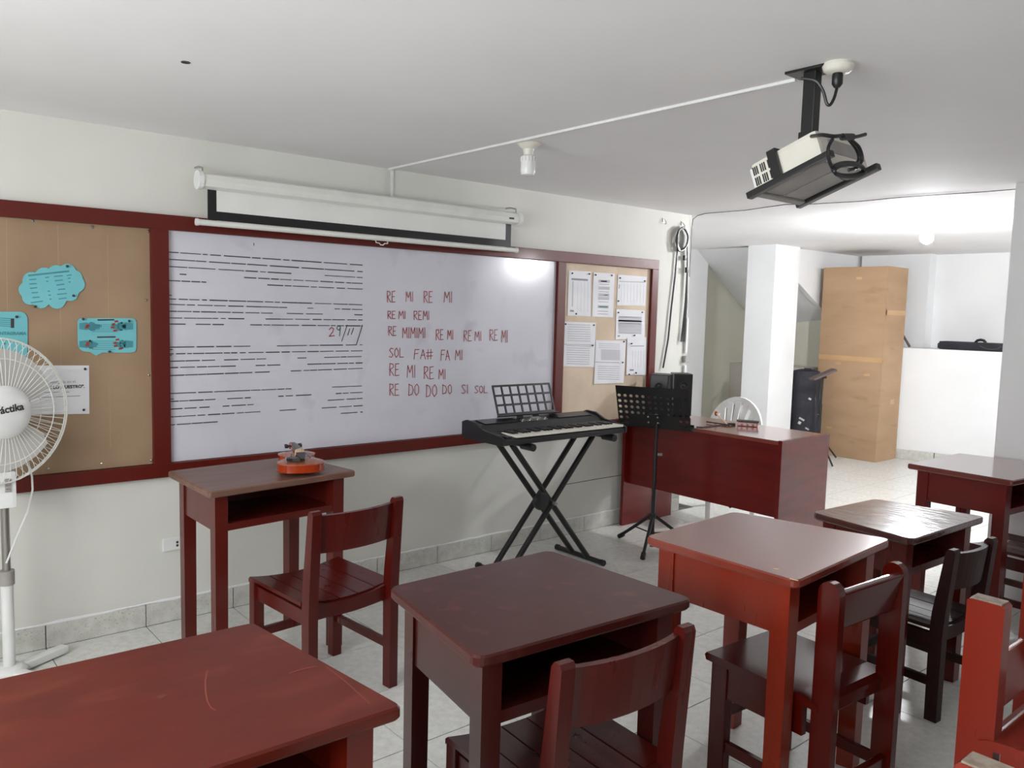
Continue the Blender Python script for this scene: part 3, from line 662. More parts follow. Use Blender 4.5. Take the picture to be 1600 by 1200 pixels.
D1 = desk(pl([(262,736),(327,769),(556,735),(462,712)], .773), .773, 'd1', 'd1t', 'narrow wooden desk by the whiteboard with worn grey-brown top carrying the violin', apron=.145, rnd=.012)
D2 = desk(pl([(606,917),(745,1029),(1085,935),(858,859)], .765), .765, 'd2', 'd2t', 'dark maroon wooden desk in the middle foreground', apron=.155)
D3 = desk(pl([(1007,838),(1245,908),(1393,842),(1146,799)], .765), .765, 'd3', 'd3t', 'bright orange-red desk with rosy top and chipped front corner', apron=.155, leg=.058)
D4 = desk(pl([(1268,800),(1425,843),(1540,807),(1367,779)], .690), .690, 'd4', 'd4t', 'deep red desk with shiny scratched top behind the orange-red desk', apron=.135)
D5 = desk(pl([(1418,724),(1582,751),(1685,730),(1499,708)], .775), .775, 'd5', 'd5t', 'glossy red desk at the right edge nearest the partition', apron=.15, rnd=.008)
bl = hz(0,1060,.765); br = hz(396,972,.765); fr = hz(630,1102,.765); e = (Vector((bl.x,bl.y))-Vector((br.x,br.y))).normalized()
D6 = desk([(br.x+e.x*.60, br.y+e.y*.60), (fr.x-.70, fr.y+.02), (fr.x,fr.y), (br.x,br.y)], .765, 'd6', 'd6t', 'rust-red desk in the left foreground with ring stain on top', apron=.155, rnd=.015)
# marks on the tops that have a shape of their own
def mark(parent, name, mat, pts, z, wdt):
    mb = MB(); c_ = parent.location
    pp = [hz(a, b, z)-Vector((c_.x,c_.y,0)) for a, b in pts]
    for a, b in zip(pp, pp[1:]):
        tt = (b-a)
        if tt.length < 1e-5: continue
        tt.normalize(); n = Vector((-tt.y, tt.x, 0))*wdt/2; mb.add([a-n, b-n, b+n, a+n], [(0,1,2,3)])
    return mb.build(name, mat, parent)
M['scratch'] = plain('pale_scratch', lin(122,54,38), .5); M['knot'] = plain('dark_knot', lin(96,38,28), .5); M['chip'] = plain('bare_chip', lin(222,200,150), .6)
mark(D6, 'ring_stain', 'scratch', [(324,1048),(321,1062),(321,1080),(324,1096),(330,1106),(337,1110)], .7655, .003)
mark(D6, 'scratch_line', 'scratch', [(510,1042),(540,1065),(572,1094),(578,1100)], .7655, .003)
mark(D6, 'scratch_line', 'scratch', [(452,1052),(470,1046),(494,1041)], .7655, .004)
mark(D6, 'dark_knot', 'knot', [(193,1032),(200,1029)], .7655, .014); mark(D6, 'dark_knot', 'knot', [(247,1087),(258,1089)], .7655, .016)
mark(D3, 'paint_chip', 'chip', [(1234,904),(1247,907)], .7655, .008); mark(D3, 'paint_chip', 'chip', [(1208,888.5),(1217,889.5)], .7655, .006)

def chair(x, y, rz, w, d, sz, bz, mat, label, style='slat', nsl=5, worn=False):
    """origin between the legs on the floor, +y is the front of the seat"""
    t = thing('school_chair', label, 'chair', (x,y,0), rz, 'wooden school chairs')
    if style == 'slat':
        lg = .042
        for s in (-1,1):
            px = s*(w/2-lg/2)
            MB().bbox((px, d/2-lg/2, sz/2-.004), (lg, lg, sz-.008), .005).build('front_leg', mat, t)
            yb = -d/2+.02
            prof = [(yb-.022,0),(yb+.022,0),(yb+.026,sz*.9),(yb+.022,sz+.05),(yb-.012,bz-.012),(yb-.022,bz),(yb-.040,bz),(yb-.046,bz-.012),(yb-.026,sz+.05),(yb-.022,sz*.9)]
            MB().extr([(px-lg*.45, a, b) for a, b in prof], (lg*.9,0,0)).build('back_post', mat, t)
            MB().bbox((px, 0, sz-.055), (.022, d-2*lg+.03, .055), .003).build('side_rail', mat, t)
            MB().bbox((px, 0, sz*.40), (.020, d-2*lg+.03, .032), .003).build('stretcher', mat, t)
            if worn: MB().bbox((px, yb-.031, bz+.001), (lg*.8,.018,.004), .001).build('worn_end', 'worn', t)
        MB().bbox((0, d/2-lg/2, sz-.055), (w-2*lg+.02, .02, .05), .003).build('front_rail', mat, t)
        MB().bbox((0, d/2-lg/2, sz*.46), (w-2*lg+.02, .022, .032), .003).build('stretcher', mat, t)
        # scooped rear seat rail and scooped slats
        dip = lambda u: sz-.004-.020*(1-(2*u-1)**2)
        n = 10; xs = [(-w/2+.03)+(w-.06)*k/n for k in range(n+1)]
        top = [(xx, dip(k/n)) for k, xx in enumerate(xs)]; bot = [(xx, sz-.062-.012*(1-(2*k/n-1)**2)) for k, xx in enumerate(xs)]
        MB().extr([(a, -d/2+.030, b) for a, b in top+bot[::-1]], (0,.02,0)).build('rear_rail', mat, t)
        g = .005; sw = (w-g*(nsl-1))/nsl
        for k in range(nsl):
            xa = -w/2+k*(sw+g); xb = xa+sw; mb = MB(); ya, yb2 = -d/2+.045, d/2+.004
            if k in (0, nsl-1): ya = -d/2+.048
            q = []
            for yy in (ya, yb2-.012, yb2):
                dz = -.010 if yy == yb2 else 0
                for xx in (xa, (xa+xb)/2, xb): q.append((xx, yy, dip((xx+w/2)/w)+.008+dz))
            q2 = [(a, b, c_-.014) for a, b, c_ in q]
            fs = []
            for r_ in range(2):
                for c_ in range(2): i0 = r_*3+c_; fs += [(i0,i0+1,i0+4,i0+3), (9+i0+3,9+i0+4,9+i0+1,9+i0)]
            per = [0,1,2,5,8,7,6,3]; fs += [(per[j], per[(j+1)%8], 9+per[(j+1)%8], 9+per[j]) for j in range(8)]
            mb.add(q+q2, fs).build('seat_slat', mat, t)
        # curved back rest
        n = 10; yb = -d/2+.02; pts = []
        zt_, zb_ = bz-.02, bz-.16
        mb = MB(); R1 = []
        for k in range(n+1):
            u = k/n; xx = -w/2+lg*.8+(w-lg*1.6)*u; cv = -.028*(1-(2*u-1)**2)
            for zz, yo in ((zt_, -.028), (zb_, -.012)): R1 += [(xx, yb+yo+cv, zz), (xx, yb+yo+cv+.018, zz)]
        fs = []
        for k in range(n):
            a, b = 4*k, 4*k+4
            fs += [(a,b,b+1,a+1),(a+2,a+3,b+3,b+2),(a,a+2,b+2,b),(a+1,b+1,b+3,a+3)]
        fs += [(0,1,3,2),(4*n,4*n+2,4*n+3,4*n+1)]
        mb.add(R1, fs).build('back_rest', mat, t, False)
    else:
        th, pw = (.052, .090) if style == 'block' else (.028, .066)
        for s in (-1,1):
            px = s*(w/2-th/2)
            MB().bbox((px, d/2-.045, sz/2-.012), (th+.006, .06, sz-.024), .004).build('front_leg', mat, t)
            yb = -d/2; pr = []
            for k in range(9):
                a_ = PI*k/8; pr.append((yb+.02+pw/2*math.cos(a_), bz-pw/2+pw/2*math.sin(a_)))
            if style == 'block': pr = [(yb+.02+pw/2, bz-.006), (yb+.02+pw/2-.006, bz), (yb+.02-pw/2+.006, bz), (yb+.02-pw/2, bz-.006)]
            pr = pr + [(yb+.02-pw/2, 0), (yb+.02+pw/2, 0)]
            MB().extr([(px-th/2, a, b) for a, b in pr], (th,0,0)).build('back_post', mat, t)
            MB().bbox((px, .02, sz-.075), (th*.8, d-.12, .10), .003).build('side_rail', mat, t)
            MB().bbox((px, 0, sz*.30), (th*.7, d-.10, .035), .003).build('stretcher', mat, t)
            if worn: MB().bbox((px, yb+.02, bz+.001), (th*.9, pw-.016, .006), .001).build('worn_end', 'worn', t)
        MB().bbox((0, d/2-.045, sz*.55), (w-2*th+.01, .02, .04), .003).build('front_stretcher', mat, t)
        MB().bbox((0, -d/2+.012, sz*.32), (w-2*th+.012, .022, .045), .003).build('rear_stretcher', mat, t)
        # seat plate: waterfall rear edge
        se = MB().extr([(-w/2-.006, a, b) for a, b in ((-d/2+.03,sz-.03),(-d/2+.03,sz-.016),(-d/2+.05,sz-.006),(-d/2+.10,sz),(d/2+.006,sz),(d/2+.012,sz-.008),(d/2+.006,sz-.024))], (w+.012,0,0))
        se.build('seat', mat, t)
        MB().bbox((0, -d/2+.045, sz-.045), (w-2*th, .02, .03), .003).build('rear_rail', mat, t)
        Rt = Matrix.Rotation(math.radians(14), 3, 'X')
        MB().bbox((0, -d/2+.012, bz-(.085 if style == 'plank' else .26)), (w-2*th+.006, .022, .125), .006, mat=Rt).build('back_rest', mat, t)
    return t
def chair_posts(L, R, d, *a, **k):
    """chair placed from the two back post positions on the floor plan"""
    L, R = Vector(L), Vector(R); e = (R-L); wv = e.length; e.normalize(); f = Vector((-e.y, e.x)); c = (L+R)/2+f*(d/2-.02)
    return chair(c.x, c.y, math.atan2(e.y, e.x), wv+.042, d, *a, **k)
C1 = chair_posts((1.268,-1.195), (1.622,-1.163), .43, .412, .755, 'c1', 'red slatted chair pulled out from the narrow desk by the whiteboard')
C2 = chair_posts((1.132,-2.597), (1.495,-2.624), .41, .405, .755, 'c2', 'brown slatted chair tucked under the dark maroon desk')
C3 = chair_posts((2.096,-2.694), (2.415,-2.715), .42, .405, .750, 'c3', 'mahogany chair with round-topped side boards and solid glossy seat', 'plank')
C4 = chair_posts((3.075,-2.600), (3.370,-2.622), .36, .355, .655, 'c4', 'small dark brown slatted chair at the shiny scratched desk', 'slat', 5)
C5 = chair_posts((4.200,-2.640), (4.525,-2.665), .40, .400, .740, 'c5', 'purplish slatted chair under the glossy red desk at the right edge')
C6 = chair(2.495, -3.180, PI, .47, .36, .400, .752, 'c6', 'bright orange-red chair post with worn pale top in the right foreground', 'block', worn=True)
C7 = chair_posts((.215,-2.655), (.572,-2.690), .41, .405, .752, 'c2', 'brown chair at the rust-red foreground desk, only a post top showing')
C8 = chair(1.625, -3.490, PI, .47, .36, .400, .752, 'c6', 'orange-red chair with worn grey post top in the bottom right corner', 'block', worn=True)

# ================================================================== VIOLIN ON THE NARROW DESK
VZ = .7770
t = thing('violin', 'orange-brown violin lying on its back on the narrow desk', 'violin', (1.509,-.594,VZ), math.radians(-20))
t.scale = (.95,.95,.95)
def vout(k):      # half width along the body length (0 tail .. .355 neck)
    pts = [(0,.0),(.006,.055),(.03,.092),(.07,.104),(.11,.098),(.145,.075),(.165,.060),(.19,.056),(.215,.060),(.235,.072),(.27,.084),(.31,.080),(.34,.055),(.352,.030),(.355,.0)]
    for (a, b), (c, d) in zip(pts, pts[1:]):
        if a <= k <= c: return b+(d-b)*(k-a)/(c-a)
    return 0
ks = [0,.003,.008,.02,.04,.07,.10,.13,.15,.165,.18,.20,.22,.24,.27,.30,.325,.34,.35,.355]
outl = [(vout(k), k-.17) for k in ks]+[(-vout(k), k-.17) for k in ks[::-1][1:-1]]
outl = outl
MB().prism([(a*.96,b) for a, b in outl], .012, .045, 0).build('ribs', 'violin', t, True)
for nm, z0, s, mt in (('back_plate', .014, -1, 'violin'), ('top_plate', .043, 1, 'violin_top')):
    mb = MB(); n = len(outl); rings = []
    for f, h in ((1.0,0),(1.0,.004),(.75,.010),(.45,.015),(.15,.018)): rings.append([(a*f, (b-.0)*(.97 if f < 1 else 1)*(.5+.5*f if f < 1 else 1), z0+s*h) for a, b in outl])
    vs = [v for g in rings for v in g]; fs = [tuple(range(n))]
    for i in range(4):
        for j in range(n): fs.append((i*n+j, i*n+(j+1)%n, (i+1)*n+(j+1)%n, (i+1)*n+j))
    fs.append(tuple(range(4*n, 5*n))); mb.add(vs, fs).build(nm, mt, t, True)
MB().bbox((0,.265,.050),(.026,.17,.020),.006).build('neck', 'violin', t)
MB().extr([(-.020,-.02,.074),(.020,-.02,.074),(.012,.245,.068),(-.012,.245,.068)], (0,0,.006)).build('fingerboard', 'ebony', t)
MB().extr([(-.008,-.165,.066),(.008,-.165,.066),(.020,-.075,.078),(-.020,-.075,.078)], (0,0,.008)).build('tailpiece', 'ebony', t)
MB().extr([(-.040,-.150,.060),(-.012,-.160,.060),(-.012,-.110,.062),(-.058,-.105,.060),(-.064,-.130,.058)], (0,0,.012)).build('chin_rest', 'ebony', t)
br_ = MB().extr([(-.022,-.034,.058),(-.016,-.034,.070),(-.008,-.034,.066),(0,-.034,.070),(.008,-.034,.066),(.016,-.034,.070),(.022,-.034,.058),(.019,-.034,.090),(0,-.034,.096),(-.019,-.034,.090)], (0,.006,0)); br_.build('bridge', 'maple', t)
for k in range(4):
    x = -.012+.008*k; MB().tube([(x*1.2,-.085,.086),(x,-.031,.097-.02*abs(x)*2),(x*.5,.245,.0755)], .0008, 4).build('string', 'chrome', t)
for s in (-1,1): MB().tube([(s*.045,-.06,.060),(s*.034,-.035,.062),(s*.036,-.01,.062),(s*.030,.008,.063)], .0018, 5).build('sound_hole', 'ebony', t)
MB().bbox((0,.285,.052),(.024,.075,.022),.005).build('pegbox', 'violin', t)
MB().lathe([(.010,-.016),(.017,-.012),(.017,.012),(.010,.016)], 14, (0,.335,.046), R90).build('scroll', 'violin', t, True)
for k in range(4):
    s = 1 if k % 2 else -1; yk = .262+.016*k
    MB().tube([(-s*.012,yk,.054),(s*.022,yk,.054),(s*.026,yk,.054),(s*.040,yk,.054)], [.003,.003,.007,.008], 8).build('peg', 'ebony', t)

# ================================================================== KEYBOARD, STAND, MUSIC STAND
KC = Vector((3.06,-.47,0))
ks_ = thing('keyboard_stand', 'black double X keyboard stand of round tubes', 'stand', (3.075,-.42,0))
def tb(name, pth, r, par, mat='black_metal', n=10): return MB().tube(pth, r, n).build(name, mat, par, True)
for dy in (-.065,.065):
    tb('stand_leg', [(-.285,dy,.750),(.325,dy,.025)], .0165, ks_); 
for dy in (-.035,.095):
    tb('stand_leg', [(.335,dy-.03,.750),(-.295,dy-.03,.025)], .0165, ks_)
for x in (-.295,.325):
    tb('foot_bar', [(x,-.19,.018),(x,.19,.018)], .016, ks_)
    for yy in (-.19,.19): tb('foot_cap', [(x,yy-.012,.0185),(x,yy+.012,.0185)], .0185, ks_, 'black')
for x in (-.285,.335):
    tb('support_arm', [(x,-.235,.765),(x,.20,.765)], .015, ks_)
    tb('arm_grip', [(x,-.240,.759),(x,-.150,.759)], .0205, ks_, 'black')
MB().lathe([(.018,-.02),(.046,-.016),(.050,0),(.046,.016),(.018,.02)], 20, (-.105,-.112,.425), Matrix.Rotation(PI/2,3,'X')).build('locking_disc', 'black', ks_, True)
tb('pivot_bolt', [(.02,-.105,.392),(.02,.09,.392)], .010, ks_, 'chrome')
KZ = .7805
kb = thing('electronic_keyboard', 'black electronic keyboard with white keys on an X stand', 'keyboard', (3.055,-.475,KZ))
KW, KD = .93, .345
prof = [(-KD/2,.004),(-KD/2+.01,0),(KD/2-.01,0),(KD/2,.015),(KD/2,.080),(KD/2-.02,.093),(.045,.078),(.005,.052),(-KD/2+.012,.034),(-KD/2,.026)]
MB().extr([(-KW/2+.014,a,b) for a, b in prof], (KW-.028,0,0)).build('case', 'black', kb)
for s in (-1,1):
    prof2 = [(-KD/2-.004,.006),(-KD/2+.01,0),(KD/2-.01,0),(KD/2+.004,.015),(KD/2+.004,.088),(KD/2-.03,.100),(KD/2-.10,.096),(.0,.064),(-KD/2+.02,.046),(-KD/2-.004,.034)]
    MB().extr([(s*(KW/2-.0)-(.015 if s > 0 else 0),a,b) for a, b in prof2], (.015,0,0)).build('end_cheek', 'black', kb)
kx0, kx1 = -KW/2+.095, KW/2-.022; nk = 36; kw = (kx1-kx0)/nk
for k in range(nk):
    o = MB().bbox((0,0,0),(kw-.0012,.128,.012),.0015).build('white_key', 'key_white', kb) if k == 0 else wk.copy()
    if k == 0: wk = o
    else: C.objects.link(o); o.parent = kb
    o.location = (kx0+(k+.5)*kw, -KD/2+.068, .043)
first = None
for k in range(nk-1):
    if k % 7 in (2, 6): continue
    if first is None: first = o = MB().bbox((0,0,0),(kw*.55,.080,.011),.002).build('black_key', 'ebony', kb)
    else: o = first.copy(); C.objects.link(o); o.parent = kb
    o.location = (kx0+(k+1)*kw, -KD/2+.092, .053)
SL = Matrix.Rotation(math.atan2(.093-.078, KD/2-.02-.045), 3, 'X')
def panel_pt(x, y): return Vector((x, y, .078+(y-.045)*(.015/(KD/2-.065))))
for s, x0, x1 in ((0,-KW/2+.06,-KW/2+.30),(1,KW/2-.33,KW/2-.06)):
    MB().bbox(panel_pt((x0+x1)/2,.095)+Vector((0,0,.003)),(x1-x0,.085,.006),.002,mat=SL).build('speaker_grille', 'ebony', kb)
MB().bbox(panel_pt(.0,.10)+Vector((0,0,.002)),(.06,.03,.004),.001,mat=SL).build('display', 'grey_plastic', kb)
for k in range(22):
    MB().bbox(panel_pt(-.135+.0185*(k%11)+(.0 if k < 11 else .006), .060 if k < 11 else .082)+Vector((0,0,.002)),(.009,.006,.004),.001,mat=SL).build('button', 'grey_plastic' if k%3 else 'cream_plastic', kb)
MB().lathe([(.012,0),(.012,.007),(.010,.008)], 14, panel_pt(-.16,.07)).build('volume_knob', 'black', kb, True)
MB().bbox((-KW/2+.055,-KD/2+.07,.040),(.04,.11,.010),.003).build('key_block', 'black', kb)
# music rest: black lattice with 21 openings, leaning back
rt = MB(); RM = Matrix.Rotation(math.radians(-20), 3, 'X'); ro = Vector((-.035,.135,.112)); RW, RH = .425, .165
def rp(x, z): return RM@Vector((x,0,z))+ro
for k in range(8): rt.box(rp(-RW/2+RW*k/7, RH/2), (.0105,.006,RH), mat=RM)
for k in range(4): rt.box(rp(0, RH*k/3), (RW+.008,.0065,.011 if k not in (0,) else .016), mat=RM)
rt.box(rp(0,-.006)+Vector((0,-.014,.0)), (RW+.02,.03,.006), mat=RM)
rest_o = rt.build('music_rest', 'black', kb)
for x in (-.06,.06): MB().box(rp(x,-.022), (.04,.008,.035), mat=RM).build('rest_foot', 'black', kb)

ms = thing('music_stand', 'black perforated music stand on a tripod in front of the teacher desk', 'music stand', (3.915,-.545,0))
cx, cy = 3.915, -.545
hub = .205
tb('pole', [(0,0,.035),(0,0,.62)], .0130, ms); tb('inner_pole', [(0,0,.60),(0,0,.86)], .0105, ms); tb('pole_tip', [(0,0,.012),(0,0,.05)], .014, ms, 'black')
tb('hub_collar', [(0,0,hub-.012),(0,0,hub+.02)], .020, ms, 'black'); tb('lower_collar', [(0,0,.088),(0,0,.108)], .016, ms, 'black')
for fx, fy in ((3.902-cx,-.28-cy),(3.662-cx,-.688-cy),(4.150-cx,-.690-cy)):
    L_ = math.hypot(fx,fy); ux, uy = fx/L_, fy/L_
    tb('tripod_leg', [(ux*.018,uy*.018,hub),(fx,fy,.018)], .0105, ms); tb('rubber_foot', [(fx-ux*.035,fy-uy*.035,.040),(fx,fy,.0165)], .0155, ms, 'black')
    tb('leg_brace', [(ux*.012,uy*.012,.098),(ux*L_*.5,uy*L_*.5,.110)], .0045, ms)
tb('clamp_knob', [(.010,-.006,.60),(.034,-.024,.60)], .009, ms, 'chrome')
# perforated desk plate
hd = Vector((.42,-.907,0)); nd = Vector((.907,.42,0)); til = math.radians(24)
upv = (Vector((0,0,1))*math.cos(til)-nd*math.sin(til)); nrm2 = hd.cross(upv).normalized()
p0 = Vector((0,0,.765))+nd*.02-hd*.02
PW, PH, PT = .455, .285, .0025
def pp3(u, v, d=0): return p0+hd*u+upv*v+nrm2*d
mb = MB(); rows, cols = 6, 12; holes = set()
cu, cv = PW/cols, PH/(rows+1.2)
def has(r_, c_):
    if r_ < 2 and 2 <= c_ <= 9: return False
    return True
NH = 8
for r_ in range(rows+1):
    for c_ in range(cols):
        u0, u1 = -PW/2+c_*cu, -PW/2+(c_+1)*cu; v0 = .0+r_*cv; v1 = v0+cv if r_ < rows else PH
        if r_ == rows or not has(r_, c_):
            for d_, o_ in ((0,1),(PT,-1)):
                q = [pp3(u0,v0,d_),pp3(u1,v0,d_),pp3(u1,v1,d_),pp3(u0,v1,d_)]; mb.add(q, [(0,1,2,3) if o_ > 0 else (3,2,1,0)])
            continue
        um, vm, rr = (u0+u1)/2, (v0+v1)/2, .0112
        for d_ in (0, PT):
            sq = []; ci = []
            for k in range(NH):
                a_ = 2*PI*(k+.5)/NH; x_, y_ = math.cos(a_), math.sin(a_); m_ = max(abs(x_),abs(y_))
                sq.append(pp3(um+x_/m_*cu/2, vm+y_/m_*cv/2, d_)); ci.append(pp3(um+x_*rr, vm+y_*rr, d_))
            mb.add(sq+ci, [(k,(k+1)%NH,NH+(k+1)%NH,NH+k) for k in range(NH)])
            # corners of the cell
            for k in range(NH):
                a, b = sq[k], sq[(k+1)%NH]
                cn = None
                for su in (u0,u1):
                    for sv in (v0,v1):
                        q = pp3(su,sv,d_)
                        if abs((a-q).length+0) < cu*.5 and abs((b-q).length) < cu*.5: cn = q
                if cn is not None: mb.add([a,cn,b], [(0,1,2)])
mb.build('perforated_plate', 'black_metal', ms)
MB().extr([pp3(-PW/2-.012,-.004,-.045),pp3(PW/2+.012,-.004,-.045),pp3(PW/2+.012,-.004,PT),pp3(-PW/2-.012,-.004,PT)], upv*.006).build('ledge', 'black_metal', ms)
MB().extr([pp3(-PW/2-.012,-.004,-.045),pp3(PW/2+.012,-.004,-.045),pp3(PW/2+.012,.014,-.045),pp3(-PW/2-.012,.014,-.045)], nrm2*.003).build('ledge_lip', 'black_metal', ms)
MB().extr([pp3(-.04,.03,PT),pp3(.04,.03,PT),pp3(.04,.10,PT),pp3(-.04,.10,PT)], nrm2*.012).build('bracket', 'black_metal', ms)
for u, v in ((-.03,.085),(.03,.085),(-.03,.045),(.03,.045)): MB().ball(pp3(u,v,PT+.013), .006, 8, 6).build('screw', 'chrome', ms)

# ================================================================== TEACHER DESK AND WHAT IS AROUND IT
TX, TY, TW, TL, TH = 4.165, -.045, .525, 1.22, .760
td = thing('teacher_desk', 'large glossy mahogany teacher desk standing end-on to the wall', 'desk', (TX+TW/2, TY-TL/2, 0))
MB().bbox((0,.0,TH-.012),(TW,TL-.052,.024),.003).build('desk_top', 'teacher_top', td)
for s in (-1,1): MB().bbox((0,s*(TL/2-.013),TH/2+.002),(TW+.006,.026,TH+.004),.003).build('end_panel', 'teacher', td)
MB().bbox((-TW/2+.045,0,.518),(.018,TL-.054,.436),.002).build('modesty_panel', 'teacher', td)
MB().bbox((.10,-TL/2+.22,TH-.09),(.30,.36,.13),.003).build('drawer_box', 'teacher', td)
# loudspeakers
for k, (px, dx, dy, lab) in enumerate(((1033,0,0,'left black computer loudspeaker on the teacher desk by the wall'), (1062,0,0,'right black computer loudspeaker on the teacher desk, driver facing the room'))):
    x, y = ((4.395,-.175),(4.585,-.195))[k]
    t = thing('loudspeaker', lab, 'loudspeaker', (x,y,TH+.0045), math.radians((-62,-40)[k]), 'loudspeakers on the teacher desk')
    MB().bbox((0,0,.150),(.130,.150,.296),.008).build('cabinet', 'black', t)
    MB().bbox((0,-.077,.150),(.120,.008,.284),.003).build('baffle', 'ebony', t)
    for z, r in ((.095,.045),(.215,.028)):
        MB().lathe([(r,0),(r,.004),(r*.85,.005),(r*.5,-.001),(r*.25,.003),(.002,.005)], 20, (0,-.082,z), Matrix.Rotation(PI/2,3,'X')).build('driver_cone', 'black', t, True)
    for zz in (.0,): MB().bbox((0,0,-.002),(.10,.11,.004),.001).build('rubber_base', 'black', t)
# things lying on the desk
q = hz(1168,666,TH)
t = thing('pan_flute', 'small red and black wind instrument lying on the teacher desk', 'instrument', (q.x,q.y,TH), math.radians(-62))
MB().bbox((0,0,.014),(.125,.04,.026),.004).build('red_body', 'violin', t); MB().bbox((.0,.004,.033),(.140,.032,.012),.003).build('black_top', 'black', t)
for k in range(3): MB().bbox((-.035+.035*k,-.022,.012),(.012,.004,.010),.001).build('reed_slot', 'ebony', t)
def stick(lab, a, b, za, zb, mat, rr, headmat=None):
    A, B = hz(*a, TH+za), hz(*b, TH+zb); t = thing('mallet', lab, 'mallet', A)
    MB().tube([(0,0,0), B-A], rr, 7).build('mallet_shaft', mat, t, True)
    if headmat: MB().ball(B-A, (.011,.011,.017), 10, 8).build('mallet_head', headmat, t, True)
stick('pale mallet with dark red tip leaning up on the teacher desk', (1137,664), (1119,646), .006, .045, 'maple', .004, 'violin')
stick('dark slim mallet lying across the pale one on the teacher desk', (1139,664), (1104,659), .008, .010, 'ink', .004)
cbm = MB().tube([hz(a, b, TH+.004) for a, b in ((1088,667),(1098,667.5),(1110,666),(1125,664),(1137,663.5))], .0035, 6)
tag(cbm.build('desk_lead', 'ink', None, True), 'thin dark lead lying on the teacher desk behind the music stand', 'cable')
bl_ = MB().tube([hz(1137,663,TH+.006), hz(1141,662.5,TH+.010), hz(1148,663,TH+.006)], .008, 8)
tag(bl_.build('dark_clip', 'ink', None, True), 'small dark clip lying between the mallets on the teacher desk', 'clip')
# black cloth strap hanging under the desk
mb = MB(); 
c0 = Vector((4.66,-.50,.50)); 
mb.tube([c0, c0+Vector((-.01,-.02,-.12)), c0+Vector((.0,-.045,-.22)), c0+Vector((.012,-.075,-.30)), c0+Vector((.02,-.095,-.335))], [.020,.030,.034,.026,.010], 8)
bag_strap = mb.build('hanging_cloth', 'black_cloth', None, True); tag(bag_strap, 'black cloth end hanging under the teacher desk from the plastic chair', 'cloth')
# white plastic armchair behind the desk
wc = thing('plastic_chair', 'white moulded plastic chair behind the teacher desk', 'chair', (4.905,-.240,0), math.radians(82))
WP = 'white_plastic'
seat = MB().prism(round_poly([(-.21,-.20),(.21,-.20),(.225,.22),(-.225,.22)], .06, 5), .405, .430, .008); seat.build('seat', WP, wc)
for sx in (-1,1):
    for sy, ex, ey in ((1,.235,.225),(-1,.225,-.245)):
        a = Vector((sx*.19, sy*.185, .41)); b = Vector((sx*ex, ey, 0)); mb = MB()
        for f, s_ in ((0,1),):
            wa, wb_ = .030, .021
            vs = [a+Vector((p*wa,q*wa*.8,0)) for p, q in ((-1,-1),(1,-1),(1,1),(-1,1))]+[b+Vector((p*wb_,q*wb_*.8,0)) for p, q in ((-1,-1),(1,-1),(1,1),(-1,1))]
            mb.add(vs, [(0,1,2,3),(7,6,5,4)]+[(k,(k+1)%4,4+(k+1)%4,4+k) for k in range(4)])
        mb.build('leg', WP, wc)
# back: arched hoop with fan-shaped slats
hoop = []
for k in range(17):
    a_ = PI*k/16; hoop.append((-.0+.232*math.cos(a_), -.235-.05*math.sin(a_), .62+.225*math.sin(a_)))
path = [(.215,-.19,.42)]+hoop+[(-.215,-.19,.42)]
mb = MB(); 
for (q0_, q1_) in zip(path, path[1:]):
    pass
rings = []; n_ = len(path)
for i, q in enumerate(path):
    q = Vector(q); tt = (Vector(path[min(i+1,n_-1)])-Vector(path[max(i-1,0)])).normalized(); nn = Vector((0,1,0)); ww = tt.cross(nn).normalized()
    rings.append([q+ww*.027+nn*.008, q+ww*.027-nn*.008, q-ww*.027-nn*.008, q-ww*.027+nn*.008])
vs = [v for g in rings for v in g]; fs = [(0,1,2,3), tuple(range(4*n_-1,4*n_-5,-1))]
for i in range(n_-1):
    for k in range(4): fs.append((4*i+k, 4*i+(k+1)%4, 4*i+4+(k+1)%4, 4*i+4+k))
mb.add(vs, fs).build('back_hoop', WP, wc, False)
for k in range(5):
    u = (k-2)/2; xb, xt = .075*u, .150*u; zt2 = .62+.225*math.sqrt(max(0,1-(xt/.232)**2))-.01
    mb = MB(); a = Vector((xb,-.19,.42)); b = Vector((xt,-.275,zt2)); hw0, hw1 = .017, .025
    mb.extr([a+Vector((-hw0,0,0)), a+Vector((hw0,0,0)), b+Vector((hw1,0,0)), b+Vector((-hw1,0,0))], (0,.010,0)).build('back_slat', WP, wc)

# ================================================================== FAR ROOM
bA, bB, bC = Vector((8.235,.112,0)), Vector((8.690,.120,0)), Vector((8.175,.575,0))
BH = 2.02
t = thing('cardboard_box', 'tall closed brown cardboard box standing in the far room', 'box', (8.465,.465,0), 0)
bw_, bd_ = .455, .70
MB().bbox((0,0,BH/2),(bw_,bd_,BH),.006).build('carton', 'card', t)
MB().bbox((-bw_/2-.0012,0,1.06),(.0024,bd_-.004,.05),.0008).build('tape_strip', 'tape', t)
MB().bbox((0,-bd_/2-.0012,1.55),(bw_-.004,.0024,.05),.0008).build('tape_strip', 'tape', t)
MB().bbox((-bw_/2+.012,-bd_/2-.0012,BH/2+.1),(.03,.0024,BH-.4),.0008).build('edge_seam', 'card', t)
MB().bbox((.05,-bd_/2-.0012,.62),(.09,.0024,.05),.0008).build('tape_patch', 'tape', t)
for (yy,zz) in ((-.05,1.9),(.12,1.0),(-.2,.90),(.18,.3)): MB().bbox((-bw_/2-.0012,yy,zz),(.0024,.06,.025),.0008).build('tape_patch', 'tape', t)
